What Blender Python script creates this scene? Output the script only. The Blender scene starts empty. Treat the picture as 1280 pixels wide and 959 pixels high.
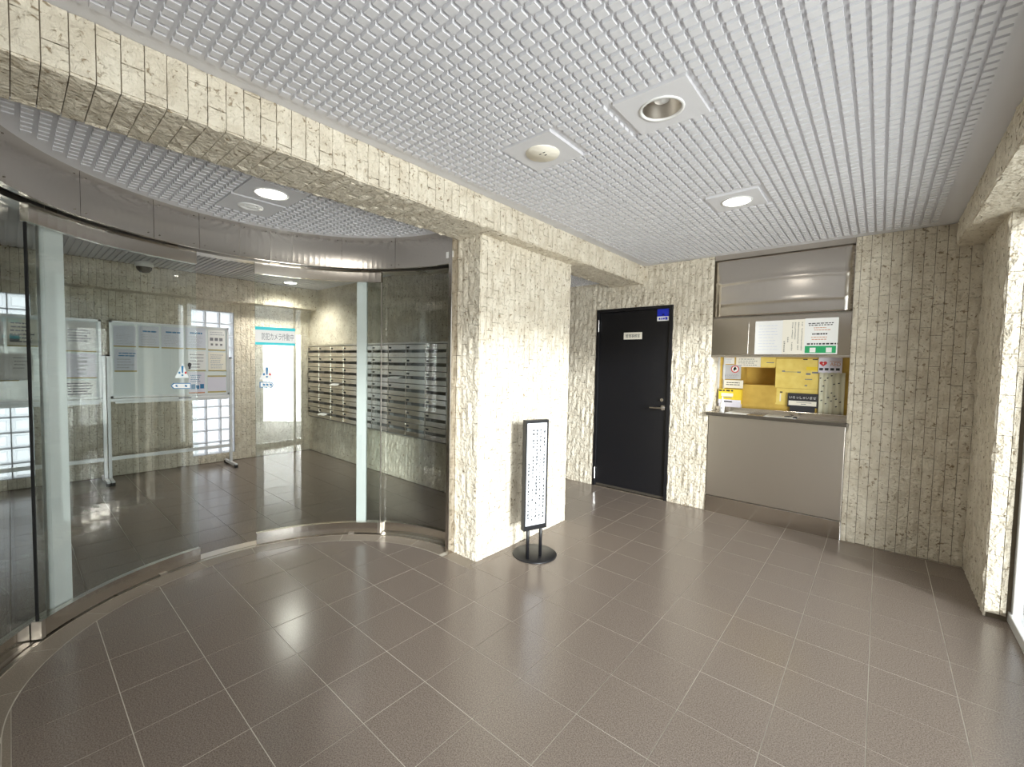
import bpy, bmesh, math, random
import numpy as np
from mathutils import Matrix, Vector
random.seed(7)
S = bpy.context.scene
COL = S.collection
# ------------------------------------------------------------------ camera
H_EYE = 1.436
F_PX, YAW, PITCH, ROLL = 537.14, math.radians(40.546), math.radians(-2.6385), math.radians(-1.1498)
fw = np.array([-math.sin(YAW)*math.cos(PITCH), math.cos(YAW)*math.cos(PITCH), math.sin(PITCH)])
rt = np.array([math.cos(YAW), math.sin(YAW), 0.0])
dn = np.cross(fw, rt)
rt, dn = math.cos(ROLL)*rt + math.sin(ROLL)*dn, -math.sin(ROLL)*rt + math.cos(ROLL)*dn
cam_d = bpy.data.cameras.new('camera')
cam = bpy.data.objects.new('camera', cam_d)
COL.objects.link(cam)
cam_d.sensor_fit = 'HORIZONTAL'
cam_d.sensor_width = 36.0
cam_d.lens = F_PX/1280*36
cam_d.clip_start = 0.02
cam.matrix_world = Matrix(((rt[0], -dn[0], -fw[0], 0), (rt[1], -dn[1], -fw[1], 0), (rt[2], -dn[2], -fw[2], H_EYE), (0, 0, 0, 1)))
S.camera = cam

def ray(x, y):
    return rt*((x-640)/F_PX) + dn*((y-479.5)/F_PX) + fw
def hz(x, y, z=0.0):
    d = ray(x, y); t = (z-H_EYE)/d[2]; return d*t + np.array([0, 0, H_EYE])
def hy(x, y, Y):
    d = ray(x, y); return d*(Y/d[1]) + np.array([0, 0, H_EYE])
def hx(x, y, X):
    d = ray(x, y); return d*(X/d[0]) + np.array([0, 0, H_EYE])
def to_px(P):
    v = np.array(P)-np.array([0, 0, H_EYE]); w = v@fw
    return (640+F_PX*(v@rt)/w, 479.5+F_PX*(v@dn)/w, w)

# ------------------------------------------------------------------ world, light, exposure
W = bpy.data.worlds.new('world'); S.world = W; W.use_nodes = True
bg = W.node_tree.nodes['Background']
bg.inputs[0].default_value = (0.93, 0.965, 1.0, 1)
bg.inputs[1].default_value = 1.3
S.view_settings.view_transform = 'Standard'
S.view_settings.look = 'None'
S.view_settings.gamma = 1
S.view_settings.use_curve_mapping = False
S.view_settings.exposure = 0.92

def sun(rot, e, ang):
    l = bpy.data.lights.new('sun_offscreen', 'SUN'); l.energy = e; l.angle = math.radians(ang)
    o = bpy.data.objects.new('sun_offscreen', l); COL.objects.link(o); o.rotation_euler = rot
    return o
def area(name, loc, to, sx, sy, e, col=(1, 1, 1), spread=180):
    l = bpy.data.lights.new(name, 'AREA'); l.shape = 'RECTANGLE'; l.size = sx; l.size_y = sy
    l.energy = e; l.color = col; l.spread = math.radians(spread)
    o = bpy.data.objects.new(name, l); COL.objects.link(o); o.location = loc
    o.rotation_euler = (Vector(to)-Vector(loc)).to_track_quat('-Z', 'Y').to_euler()
    return o
def aim(v):
    return Vector(v).to_track_quat('-Z', 'Y').to_euler()
SUN = sun(aim((-0.875, 0.484, -0.215)), 3.3, 8.0)      # low sun through the glazed entrance
# open sky and bright street in front of the glazed entrance, well outside the glass
area('entrance_daylight_offscreen', (3.6, -0.6, 1.0), (-2.0, 2.0, 1.5), 2.6, 2.0, 200, (1.0, 0.985, 0.96))

# ------------------------------------------------------------------ materials
MATS = {}
def pbr(name, col, rough=0.5, metal=0.0, spec=0.5, noise=None, bump=None, emit=None, aniso=0.0):
    """noise=(scale, dark colour, contrast lo, hi), bump=(scale, strength, distance)"""
    if name in MATS: return MATS[name]
    m = bpy.data.materials.new(name); m.use_nodes = True
    nt = m.node_tree; b = nt.nodes['Principled BSDF']
    b.inputs['Base Color'].default_value = (*col, 1)
    b.inputs['Roughness'].default_value = rough
    b.inputs['Metallic'].default_value = metal
    b.inputs['Specular IOR Level'].default_value = spec
    tc = nt.nodes.new('ShaderNodeTexCoord')
    geo = nt.nodes.new('ShaderNodeNewGeometry')
    if noise:
        n = nt.nodes.new('ShaderNodeTexNoise'); n.inputs['Scale'].default_value = noise[0]
        n.inputs['Detail'].default_value = 6
        nt.links.new(geo.outputs['Position'], n.inputs['Vector'])
        r = nt.nodes.new('ShaderNodeValToRGB')
        r.color_ramp.elements[0].position = noise[2]; r.color_ramp.elements[0].color = (*noise[1], 1)
        r.color_ramp.elements[1].position = noise[3]; r.color_ramp.elements[1].color = (*col, 1)
        nt.links.new(n.outputs['Fac'], r.inputs['Fac'])
        nt.links.new(r.outputs['Color'], b.inputs['Base Color'])
    if bump:
        n2 = nt.nodes.new('ShaderNodeTexNoise'); n2.inputs['Scale'].default_value = bump[0]
        n2.inputs['Detail'].default_value = 5
        nt.links.new(geo.outputs['Position'], n2.inputs['Vector'])
        bp = nt.nodes.new('ShaderNodeBump'); bp.inputs['Strength'].default_value = bump[1]
        bp.inputs['Distance'].default_value = bump[2]
        nt.links.new(n2.outputs['Fac'], bp.inputs['Height'])
        nt.links.new(bp.outputs['Normal'], b.inputs['Normal'])
    if emit:
        b.inputs['Emission Color'].default_value = (*emit[0], 1)
        b.inputs['Emission Strength'].default_value = emit[1]
    MATS[name] = m
    return m

def stone_material():
    m = bpy.data.materials.new('split_stone'); m.use_nodes = True
    nt = m.node_tree; b = nt.nodes['Principled BSDF']; L = nt.links
    b.inputs['Roughness'].default_value = 0.8
    b.inputs['Specular IOR Level'].default_value = 0.25
    geo = nt.nodes.new('ShaderNodeNewGeometry')
    n = nt.nodes.new('ShaderNodeTexNoise'); n.inputs['Scale'].default_value = 9; n.inputs['Detail'].default_value = 5
    L.new(geo.outputs['Position'], n.inputs['Vector'])
    r = nt.nodes.new('ShaderNodeValToRGB')
    r.color_ramp.elements[0].position = 0.3; r.color_ramp.elements[0].color = (0.63, 0.565, 0.455, 1)
    r.color_ramp.elements[1].position = 0.7; r.color_ramp.elements[1].color = (0.79, 0.735, 0.62, 1)
    L.new(n.outputs['Fac'], r.inputs['Fac'])
    # small brown pits of the split face
    n3 = nt.nodes.new('ShaderNodeTexNoise'); n3.inputs['Scale'].default_value = 48; n3.inputs['Detail'].default_value = 3
    n3.inputs['Distortion'].default_value = 0.6
    L.new(geo.outputs['Position'], n3.inputs['Vector'])
    r3 = nt.nodes.new('ShaderNodeValToRGB')
    r3.color_ramp.elements[0].position = 0.30; r3.color_ramp.elements[0].color = (0.34, 0.27, 0.185, 1)
    r3.color_ramp.elements[1].position = 0.40; r3.color_ramp.elements[1].color = (1, 1, 1, 1)
    L.new(n3.outputs['Fac'], r3.inputs['Fac'])
    mx = nt.nodes.new('ShaderNodeMix'); mx.data_type = 'RGBA'; mx.blend_type = 'MULTIPLY'
    mx.inputs['Factor'].default_value = 0.85
    L.new(r.outputs['Color'], mx.inputs['A']); L.new(r3.outputs['Color'], mx.inputs['B'])
    L.new(mx.outputs['Result'], b.inputs['Base Color'])
    n2 = nt.nodes.new('ShaderNodeTexNoise'); n2.inputs['Scale'].default_value = 42; n2.inputs['Detail'].default_value = 5
    n2.inputs['Distortion'].default_value = 0.4
    L.new(geo.outputs['Position'], n2.inputs['Vector'])
    bp = nt.nodes.new('ShaderNodeBump'); bp.inputs['Strength'].default_value = 1.0; bp.inputs['Distance'].default_value = 0.018
    L.new(n2.outputs['Fac'], bp.inputs['Height']); L.new(bp.outputs['Normal'], b.inputs['Normal'])
    return m

def glass_material(name, tint, ior=1.5, boost=1.6, rough=0.0):
    m = bpy.data.materials.new(name); m.use_nodes = True
    nt = m.node_tree; nt.nodes.clear(); L = nt.links
    out = nt.nodes.new('ShaderNodeOutputMaterial')
    tr = nt.nodes.new('ShaderNodeBsdfTransparent'); tr.inputs[0].default_value = (*tint, 1)
    gl = nt.nodes.new('ShaderNodeBsdfGlossy'); gl.inputs['Roughness'].default_value = rough
    fr = nt.nodes.new('ShaderNodeFresnel'); ge = nt.nodes.new('ShaderNodeNewGeometry')
    io = nt.nodes.new('ShaderNodeMapRange'); io.inputs['To Min'].default_value = ior; io.inputs['To Max'].default_value = 1/ior   # thin pane: the same reflectance from both sides
    L.new(ge.outputs['Backfacing'], io.inputs['Value']); L.new(io.outputs[0], fr.inputs[0])
    mu = nt.nodes.new('ShaderNodeMath'); mu.operation = 'MULTIPLY'; mu.inputs[1].default_value = boost; mu.use_clamp = True
    L.new(fr.outputs[0], mu.inputs[0])
    mix = nt.nodes.new('ShaderNodeMixShader')
    L.new(mu.outputs[0], mix.inputs[0]); L.new(tr.outputs[0], mix.inputs[1]); L.new(gl.outputs[0], mix.inputs[2])
    L.new(mix.outputs[0], out.inputs[0])
    return m

def steel_material(name, col, rough, sx=2.0, sz=180.0):
    """brushed stainless steel: fine horizontal grain in the roughness and the normal"""
    m = bpy.data.materials.new(name); m.use_nodes = True
    nt = m.node_tree; b = nt.nodes['Principled BSDF']; L = nt.links
    b.inputs['Base Color'].default_value = (*col, 1); b.inputs['Metallic'].default_value = 1.0
    geo = nt.nodes.new('ShaderNodeNewGeometry')
    mp = nt.nodes.new('ShaderNodeMapping'); mp.inputs['Scale'].default_value = (sx, sx, sz)
    L.new(geo.outputs['Position'], mp.inputs['Vector'])
    n = nt.nodes.new('ShaderNodeTexNoise'); n.inputs['Scale'].default_value = 1.0; n.inputs['Detail'].default_value = 4
    L.new(mp.outputs[0], n.inputs['Vector'])
    mr = nt.nodes.new('ShaderNodeMapRange'); mr.inputs['To Min'].default_value = rough*0.85; mr.inputs['To Max'].default_value = rough*1.15
    L.new(n.outputs['Fac'], mr.inputs['Value']); L.new(mr.outputs[0], b.inputs['Roughness'])
    return m

M_STONE = stone_material()
M_GROUT = pbr('wall_grout', (0.19, 0.155, 0.11), 0.9)
M_TILE = pbr('floor_tile', (0.275, 0.228, 0.195), 0.20, noise=(210, (0.135, 0.108, 0.090), 0.36, 0.60), bump=(420, 0.10, 0.001))
M_TILE2 = pbr('border_tile', (0.30, 0.25, 0.20), 0.42, noise=(200, (0.20, 0.165, 0.13), 0.35, 0.62))
M_TILE3 = M_TILE
M_FGROUT = pbr('floor_grout', (0.58, 0.54, 0.47), 0.8)
M_FGROUT2 = M_FGROUT
M_CEIL = pbr('ceiling_white', (0.70, 0.70, 0.735), 0.7, bump=(160, 0.06, 0.001))
C_STEEL = (0.66, 0.62, 0.57)
M_STEEL = steel_material('brushed_steel', C_STEEL, 0.17)
M_HEADER = steel_material('curved_steel', C_STEEL, 0.16)
M_STEELD = steel_material('coarse_steel', C_STEEL, 0.28)
M_STEELB = steel_material('satin_steel', C_STEEL, 0.32)
M_GLASS = glass_material('clear_glass', (0.95, 0.975, 0.963))
M_PANE = glass_material('window_glass', (0.95, 0.97, 0.965))
M_BLACK = pbr('black_paint', (0.007, 0.007, 0.009), 0.42)
M_RUBBER = pbr('black_rubber', (0.008, 0.008, 0.008), 0.6)
M_SLOTSHADE = pbr('slot_shade_grey', (0.20, 0.195, 0.185), 0.8)  # shade inside the mailbox slots, put into the body colour
M_ALU = pbr('white_aluminium', (0.78, 0.79, 0.80), 0.35, 0.2)
M_CHROME = pbr('chrome', (0.80, 0.78, 0.77), 0.16, 1.0)
M_WHITE = pbr('white_paper', (0.86, 0.86, 0.85), 0.6)
M_FACE = pbr('pale_acrylic', (0.74, 0.77, 0.82), 0.45)
M_BLUISH = pbr('bluish_paper', (0.70, 0.73, 0.82), 0.6)
M_LILAC = pbr('lilac_paper', (0.76, 0.74, 0.84), 0.6)
M_CREAM = pbr('cream_paper', (0.88, 0.84, 0.74), 0.6)
M_GREYP = pbr('grey_card', (0.55, 0.55, 0.57), 0.5)
M_YELLOW = pbr('yellow_paper', (0.88, 0.70, 0.20), 0.55, noise=(14, (0.80, 0.60, 0.14), 0.35, 0.65))
M_YELLOWB = pbr('yellow_box', (0.90, 0.66, 0.04), 0.5)
M_YCARD = pbr('yellow_curtain', (0.72, 0.50, 0.11), 0.7, noise=(7, (0.56, 0.36, 0.07), 0.35, 0.65))
M_INK = pbr('ink', (0.03, 0.03, 0.035), 0.6)
M_FAINT = pbr('faint_ink', (0.50, 0.51, 0.56), 0.6)
M_GREYINK = pbr('grey_ink', (0.22, 0.22, 0.25), 0.6)
M_RED = pbr('red_print', (0.62, 0.03, 0.035), 0.5)
M_ORANGE = pbr('rust_print', (0.60, 0.28, 0.16), 0.5)
M_GREEN = pbr('green_print', (0.02, 0.36, 0.13), 0.5)
M_CYAN = pbr('cyan_print', (0.03, 0.62, 0.70), 0.5)
M_BLUE = pbr('blue_print', (0.03, 0.20, 0.42), 0.5)
M_ROYAL = pbr('royal_blue_print', (0.012, 0.03, 0.50), 0.4)
M_OLIVE = pbr('olive_magnet_bar', (0.48, 0.40, 0.16), 0.5)
M_WB = pbr('whiteboard_enamel', (0.82, 0.88, 0.89), 0.12)
M_PLAST = pbr('white_plastic', (0.80, 0.80, 0.80), 0.35)
M_BRONZE = pbr('bronze_metal', (0.14, 0.125, 0.105), 0.35, 0.7)
M_CURTAIN = pbr('spotted_cloth', (0.74, 0.72, 0.56), 0.8)
M_LAMP = pbr('lamp_glow', (1, 1, 1), 0.5, emit=((1.0, 0.95, 0.86), 9.0))
M_CONC = pbr('outdoor_paving', (0.55, 0.54, 0.51), 0.8, noise=(3, (0.46, 0.45, 0.43), 0.3, 0.7))

def block_material():
    m = bpy.data.materials.new('glass_block_glass'); m.use_nodes = True
    nt = m.node_tree; nt.nodes.clear(); L = nt.links
    out = nt.nodes.new('ShaderNodeOutputMaterial')
    t = nt.nodes.new('ShaderNodeBsdfTranslucent'); t.inputs[0].default_value = (0.92, 0.94, 0.95, 1)
    tp = nt.nodes.new('ShaderNodeBsdfTransparent'); tp.inputs[0].default_value = (0.93, 0.95, 0.96, 1)
    g = nt.nodes.new('ShaderNodeBsdfGlossy'); g.inputs['Roughness'].default_value = 0.12
    geo = nt.nodes.new('ShaderNodeNewGeometry')
    n = nt.nodes.new('ShaderNodeTexNoise'); n.inputs['Scale'].default_value = 60
    L.new(geo.outputs['Position'], n.inputs['Vector'])
    bp = nt.nodes.new('ShaderNodeBump'); bp.inputs['Strength'].default_value = 0.5; bp.inputs['Distance'].default_value = 0.004
    L.new(n.outputs['Fac'], bp.inputs['Height']); L.new(bp.outputs['Normal'], g.inputs['Normal'])
    m1 = nt.nodes.new('ShaderNodeMixShader'); m1.inputs[0].default_value = 0.5
    L.new(t.outputs[0], m1.inputs[1]); L.new(tp.outputs[0], m1.inputs[2])
    m2 = nt.nodes.new('ShaderNodeMixShader'); m2.inputs[0].default_value = 0.08
    L.new(m1.outputs[0], m2.inputs[1]); L.new(g.outputs[0], m2.inputs[2])
    L.new(m2.outputs[0], out.inputs[0])
    return m
M_BLOCK = block_material()

# ------------------------------------------------------------------ helpers
def tag(o, label=None, cat=None, group=None, kind=None):
    if label: o['label'] = label
    if cat: o['category'] = cat
    if group: o['group'] = group
    if kind: o['kind'] = kind
    return o
def empty(name, loc, label=None, cat=None, group=None, kind=None):
    o = bpy.data.objects.new(name, None); COL.objects.link(o); o.location = loc; o.empty_display_size = 0.05
    return tag(o, label, cat, group, kind)
def link(name, me, mat=None, parent=None, smooth=False):
    if mat is not None and not me.materials: me.materials.append(mat)
    o = bpy.data.objects.new(name, me); COL.objects.link(o)
    if parent is not None:
        o.parent = parent
        o.matrix_parent_inverse = Matrix.Translation(parent.location).inverted() if parent.parent is None else (Matrix.Translation(parent.parent.location)).inverted() @ Matrix.Identity(4)
        if parent.parent is not None:
            # parts keep identity transforms in world space: sub-parts need no offset
            o.matrix_parent_inverse = Matrix.Identity(4)
    if smooth:
        for p in me.polygons: p.use_smooth = True
    return o
def mesh(name, vs, fs, mat, parent=None, smooth=False):
    me = bpy.data.meshes.new(name); me.from_pydata([tuple(map(float, v)) for v in vs], [], fs); me.update()
    bm = bmesh.new(); bm.from_mesh(me); bmesh.ops.recalc_face_normals(bm, faces=bm.faces); bm.to_mesh(me); bm.free()
    return link(name, me, mat, parent, smooth)
class MB:
    def __init__(s): s.v = []; s.f = []
    def add(s, vs, fs):
        k = len(s.v); s.v += [tuple(map(float, v)) for v in vs]; s.f += [tuple(i+k for i in f) for f in fs]; return s
    def box(s, x0, x1, y0, y1, z0, z1):
        return s.add([(x0,y0,z0),(x1,y0,z0),(x1,y1,z0),(x0,y1,z0),(x0,y0,z1),(x1,y0,z1),(x1,y1,z1),(x0,y1,z1)],
                     [(0,3,2,1),(4,5,6,7),(0,1,5,4),(1,2,6,5),(2,3,7,6),(3,0,4,7)])
    def bevbox(s, x0, x1, y0, y1, z0, z1, b=0.004):
        bm = bmesh.new(); bmesh.ops.create_cube(bm, size=1)
        for v in bm.verts: v.co = ((x0+x1)/2+v.co.x*(x1-x0), (y0+y1)/2+v.co.y*(y1-y0), (z0+z1)/2+v.co.z*(z1-z0))
        bmesh.ops.bevel(bm, geom=bm.edges[:], offset=b, segments=2, affect='EDGES', profile=0.5)
        bm.verts.index_update()
        s.add([v.co[:] for v in bm.verts], [tuple(v.index for v in f.verts) for f in bm.faces]); bm.free(); return s
    def prism(s, poly, z0, z1):
        n = len(poly)
        return s.add([(p[0],p[1],z0) for p in poly]+[(p[0],p[1],z1) for p in poly],
                     [tuple(range(n))[::-1], tuple(range(n,2*n))]+[(i,(i+1)%n,n+(i+1)%n,n+i) for i in range(n)])
    def lathe(s, cx, cy, prof, n=32):
        k = len(prof); vs = []; fs = []
        for i in range(n):
            a = 2*math.pi*i/n
            vs += [(cx+r*math.cos(a), cy+r*math.sin(a), z) for r, z in prof]
        for i in range(n):
            j = (i+1) % n
            fs += [(i*k+q, j*k+q, j*k+q+1, i*k+q+1) for q in range(k-1)]
        return s.add(vs, fs)
    def tube(s, p0, p1, r, n=12):
        p0 = Vector(p0); p1 = Vector(p1); q = (p1-p0).to_track_quat('Z', 'Y'); Lh = (p1-p0).length
        vs = []
        for z in (0, Lh):
            vs += [p0+q@Vector((r*math.cos(2*math.pi*i/n), r*math.sin(2*math.pi*i/n), z)) for i in range(n)]
        return s.add([v[:] for v in vs], [tuple(range(n))[::-1], tuple(range(n,2*n))]+[(i,(i+1)%n,n+(i+1)%n,n+i) for i in range(n)])
    def build(s, name, mat, parent=None, smooth=False):
        return mesh(name, s.v, s.f, mat, parent, smooth)
def box(name, x0, x1, y0, y1, z0, z1, mat, parent=None, bev=0):
    m = MB()
    m.bevbox(x0,x1,y0,y1,z0,z1,bev) if bev else m.box(x0,x1,y0,y1,z0,z1)
    return m.build(name, mat, parent)
CX, CY = -2.40, 1.0                                   # axis of the round bay
def cyl_px(x, y, R):
    """where the sight line of a pixel meets the cylinder of radius R: (angle in degrees, height)"""
    d = ray(x, y); a = d[0]**2+d[1]**2; b = -2*(d[0]*CX+d[1]*CY); c = CX*CX+CY*CY-R*R
    t = (-b+math.sqrt(b*b-4*a*c))/(2*a); P = d*t
    return math.degrees(math.atan2(P[1]-CY, -(P[0]-CX))), P[2]+H_EYE
def cpt(R, deg, z):
    a = math.radians(deg); return (CX-R*math.cos(a), CY+R*math.sin(a), z)
def arc(mb, R0, R1, a0, a1, z0, z1, step=2.5):
    n = max(1, int(abs(a1-a0)/step+0.5)); vs = []; fs = []
    for i in range(n+1):
        a = a0+(a1-a0)*i/n
        vs += [cpt(R0,a,z0), cpt(R1,a,z0), cpt(R1,a,z1), cpt(R0,a,z1)]
    for i in range(n):
        k = 4*i
        fs += [(k+q, k+(q+1)%4, k+4+(q+1)%4, k+4+q) for q in range(4)]
    fs += [(0,1,2,3), (4*n,4*n+3,4*n+2,4*n+1)]
    return mb.add(vs, fs)
def arcobj(name, R0, R1, a0, a1, z0, z1, mat, parent=None, step=2.5):
    m = MB(); arc(m, R0, R1, a0, a1, z0, z1, step); return m.build(name, mat, parent)

# ------------------------------------------------------------------ split-face stone tiling
TP, TL, TW, TH = 0.0622, 0.234, 0.0592, 0.231        # column pitch, length pitch, tile size
def tile_variant(k):
    rnd = random.Random(100+k); nu, nv = 3, 5; vs = []; fs = []
    for j in range(nv):
        for i in range(nu):
            edge = i in (0, nu-1) or j in (0, nv-1)
            d = 0.0040+rnd.uniform(-0.003, 0.003) if edge else 0.0090+rnd.uniform(-0.0055, 0.0055)
            vs.append((i/(nu-1)-0.5, j/(nv-1)-0.5, d))
    for j in range(nv-1):
        for i in range(nu-1):
            a = j*nu+i; fs.append((a, a+1, a+nu+1, a+nu))
    ring = [i for i in range(nu)]+[j*nu+nu-1 for j in range(1, nv)]+[(nv-1)*nu+i for i in range(nu-2, -1, -1)]+[j*nu for j in range(nv-2, 0, -1)]
    base = len(vs)
    for r in ring: vs.append((vs[r][0], vs[r][1], -0.006))
    n = len(ring)
    for q in range(n): fs.append((ring[q], base+q, base+(q+1) % n, ring[(q+1) % n]))
    return vs, fs
TVAR = [tile_variant(k) for k in range(8)]
TMESH = []
for k, (vs, fs) in enumerate(TVAR):
    me = bpy.data.meshes.new('stone_tile'); me.from_pydata(vs, [], fs); me.update()
    bm = bmesh.new(); bm.from_mesh(me); bmesh.ops.recalc_face_normals(bm, faces=bm.faces); bm.to_mesh(me); bm.free()
    me.materials.append(M_STONE); TMESH.append(me)
def cut(iv, lo, hi):
    out = []
    for a, b in iv:
        if hi <= a or lo >= b: out.append((a, b)); continue
        if lo > a: out.append((a, lo))
        if hi < b: out.append((hi, b))
    return out
def stone(parent, O, U, V, N, w, h, holes=(), parts=300, phase=0.0, step=0.0665, u_off=0.0, stuff_name='stone_tiles'):
    """columns of upright tiles over a w x h rectangle; the ones showing largest are parts, the rest one joined part"""
    O, U, V, N = (np.array(q, float) for q in (O, U, V, N)); rnd = random.Random(int(abs(O[0]*100)+abs(O[1]*10)+w*7))
    pcs = []; ci = 0; u = -u_off
    while u < w-0.004:
        u0, u1 = max(u, 0), min(u+TP, w); off = (phase-ci*step+rnd.uniform(-0.012, 0.012)) % TL
        v = off-TL
        while v < h-0.003:
            v0, v1 = max(v, 0), min(v+TL, h)
            if v1-v0 > 0.008:
                rects = [(u0, u1, v0, v1)]
                for (a, b, c, d) in holes:
                    new = []
                    for (p, q, r, s) in rects:
                        if b <= p or a >= q or d <= r or c >= s: new.append((p, q, r, s)); continue
                        if a > p+0.006: new.append((p, a, r, s)); p = a
                        if b < q-0.006: new.append((b, q, r, s)); q = b
                        if c > r+0.006: new.append((p, q, r, c))
                        if d < s-0.006: new.append((p, q, d, s))
                    rects = new
                pcs += rects
            v += TL
        u += TP; ci += 1
    def score(p):
        P = O+U*((p[0]+p[1])/2)+V*((p[2]+p[3])/2); x, y, wd = to_px(P)
        vis = wd > 0.05 and -20 < x < 1300 and -20 < y < 980
        return (0 if vis else 1, np.linalg.norm(P-np.array([0, 0, H_EYE])))
    pcs.sort(key=score); mb = MB(); Rm = np.stack([U, V, N], 1)
    for i, (u0, u1, v0, v1) in enumerate(pcs):
        g = 0.0015; k = rnd.randrange(8); c = O+U*((u0+u1)/2)+V*((v0+v1)/2)
        sx, sy = max(u1-u0-2*g, 0.003), max(v1-v0-2*g, 0.003); fl = rnd.choice((-1, 1))
        if i < parts:
            o = bpy.data.objects.new('stone_tile', TMESH[k]); COL.objects.link(o); o.parent = parent
            A = Matrix(((Rm[0][0]*sx*fl, Rm[0][1]*sy*fl, Rm[0][2], c[0]), (Rm[1][0]*sx*fl, Rm[1][1]*sy*fl, Rm[1][2], c[1]), (Rm[2][0]*sx*fl, Rm[2][1]*sy*fl, Rm[2][2], c[2]), (0, 0, 0, 1)))
            o.matrix_basis = A
        else:
            vs = np.array(TVAR[k][0]); P = c+np.outer(vs[:, 0]*sx*fl, U)+np.outer(vs[:, 1]*sy*fl, V)+np.outer(vs[:, 2], N)
            mb.add(P.tolist(), TVAR[k][1])
    if mb.v: tag(mb.build(stuff_name, M_STONE, parent), kind='stuff')
def struct(o, label=None, cat=None):
    return tag(o, label, cat, kind='structure')

# ------------------------------------------------------------------ floor
G0X, G0Y, GP = -3.0072, 0.2745, 0.303
YB, XR = 4.54, 0.53                                   # back wall, right wall
def clip(poly, a, b, c):                              # keep a*x+b*y <= c
    out = []
    for i in range(len(poly)):
        p, q = poly[i], poly[(i+1) % len(poly)]; dp = a*p[0]+b*p[1]-c; dq = a*q[0]+b*q[1]-c
        if dp <= 0: out.append(p)
        if dp*dq < 0: t = dp/(dp-dq); out.append((p[0]+(q[0]-p[0])*t, p[1]+(q[1]-p[1])*t))
    return out
def clip_bay(poly, R):
    """bay outline: half disc about the axis running into the straight hall"""
    for k in range(49):
        a = math.radians(90+180*k/48); c, s = math.cos(a), math.sin(a)
        poly = clip(poly, c, s, R+c*CX+s*CY)
        if len(poly) < 3: return []
    return poly
def inset(poly, d):
    n = len(poly); area2 = sum(poly[i][0]*poly[(i+1) % n][1]-poly[(i+1) % n][0]*poly[i][1] for i in range(n))
    if area2 < 0: poly = poly[::-1]
    out = poly
    for i in range(n):
        p, q = poly[i], poly[(i+1) % n]; ex, ey = q[0]-p[0], q[1]-p[1]; Ln = math.hypot(ex, ey)
        if Ln < 1e-6: continue
        nx, ny = ey/Ln, -ex/Ln; out = clip(out, nx, ny, nx*p[0]+ny*p[1]-d)
        if len(out) < 3: return []
    return out
floor = struct(box('floor', -4.7, 0.66, -2.6, 4.54, -0.12, -0.0012, M_FGROUT), 'speckled brown-grey square floor tiles with pale joints in the entrance lobby', 'floor')
# cut the hall side: the grout slab of the lobby is only needed under the lobby
me = floor.data; floor.data = bpy.data.meshes.new('floor')
mbf = MB()
mbf.box(-2.156, 0.66, -2.6, 4.54, -0.12, -0.0012); mbf.box(-4.7, -2.156, 3.2, 4.54, -0.12, -0.0012)
arc(mbf, 0.01, 1.20, -90, 90, -0.12, -0.0012, 4); mbf.box(-2.41, -2.156, -0.2, 2.2, -0.12, -0.0013)
floor.data.from_pydata(mbf.v, [], mbf.f); floor.data.materials.append(M_FGROUT); bpy.data.meshes.remove(me)
RIN = 1.05
for i in range(-6, 13):
    for j in range(-10, 15):
        x0, y0 = G0X+i*GP, G0Y+j*GP; cell = [(x0, y0), (x0+GP, y0), (x0+GP, y0+GP), (x0, y0+GP)]
        polys = []
        if True:
            bay = clip_bay(cell, RIN)
            if len(bay) > 2: bay = clip(bay, 1, 0, 0.63)
            if len(bay) > 2: polys.append(bay)
            for sgn in (1, -1):                        # straight hall to either side of the bay
                p = clip(cell, -1, 0, 2.156); p = clip(p, 1, 0, 0.63) if len(p) > 2 else []
                p = clip(p, 0, -sgn, -(sgn*CY+RIN)) if len(p) > 2 else []
                p = clip(p, 0, 1, 4.54) if len(p) > 2 else []; p = clip(p, 0, -1, 2.54) if len(p) > 2 else []
                if len(p) > 2: polys.append(p)
            p = clip(cell, 1, 0, -2.156); p = clip(p, 0, -1, -3.3) if len(p) > 2 else []; p = clip(p, 0, 1, 4.54) if len(p) > 2 else []
            if len(p) > 2: polys.append(p)
        # pieces of one cell that meet along a cut stay one tile: merge rectangles that together fill the cell
        if len(polys) > 1:
            ar = lambda P: abs(sum(P[k][0]*P[(k+1) % len(P)][1]-P[(k+1) % len(P)][0]*P[k][1] for k in range(len(P))))/2
            tot = sum(map(ar, polys))
            if tot > GP*GP*0.995: polys = [cell]
        for p in polys:
            q = inset(p, 0.0017)
            if len(q) < 3: continue
            cx_, cy_ = sum(a for a, b in q)/len(q), sum(b for a, b in q)/len(q)
            if min(max(a for a, b in q)-min(a for a, b in q), max(b for a, b in q)-min(b for a, b in q)) < 0.012: continue
            thin = min(max(a for a, b in q)-min(a for a, b in q), max(b for a, b in q)-min(b for a, b in q)) < 0.04
            MB().prism(inset(p, 0.0002) if thin else q, -0.012, random.uniform(-0.0004, 0.0004)).build('floor_tile', M_TILE2 if thin else M_TILE, floor)
# curved border of cut tiles along the sliding-door track
for k in range(11):
    a0 = -88+16*k; m = MB(); arc(m, RIN+0.004, 1.168, a0+0.12, a0+15.88, -0.012, 0.0002, 3.2)
    m.build('border_tile', M_TILE2, floor)
m = MB(); m.box(-2.40, -2.158, 2.053, 2.158, -0.012, 0.0002); m.build('border_tile', M_TILE2, floor)
m = MB(); m.box(-2.40, -2.158, -0.158, -0.053, -0.012, 0.0002); m.build('border_tile', M_TILE2, floor)
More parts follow.
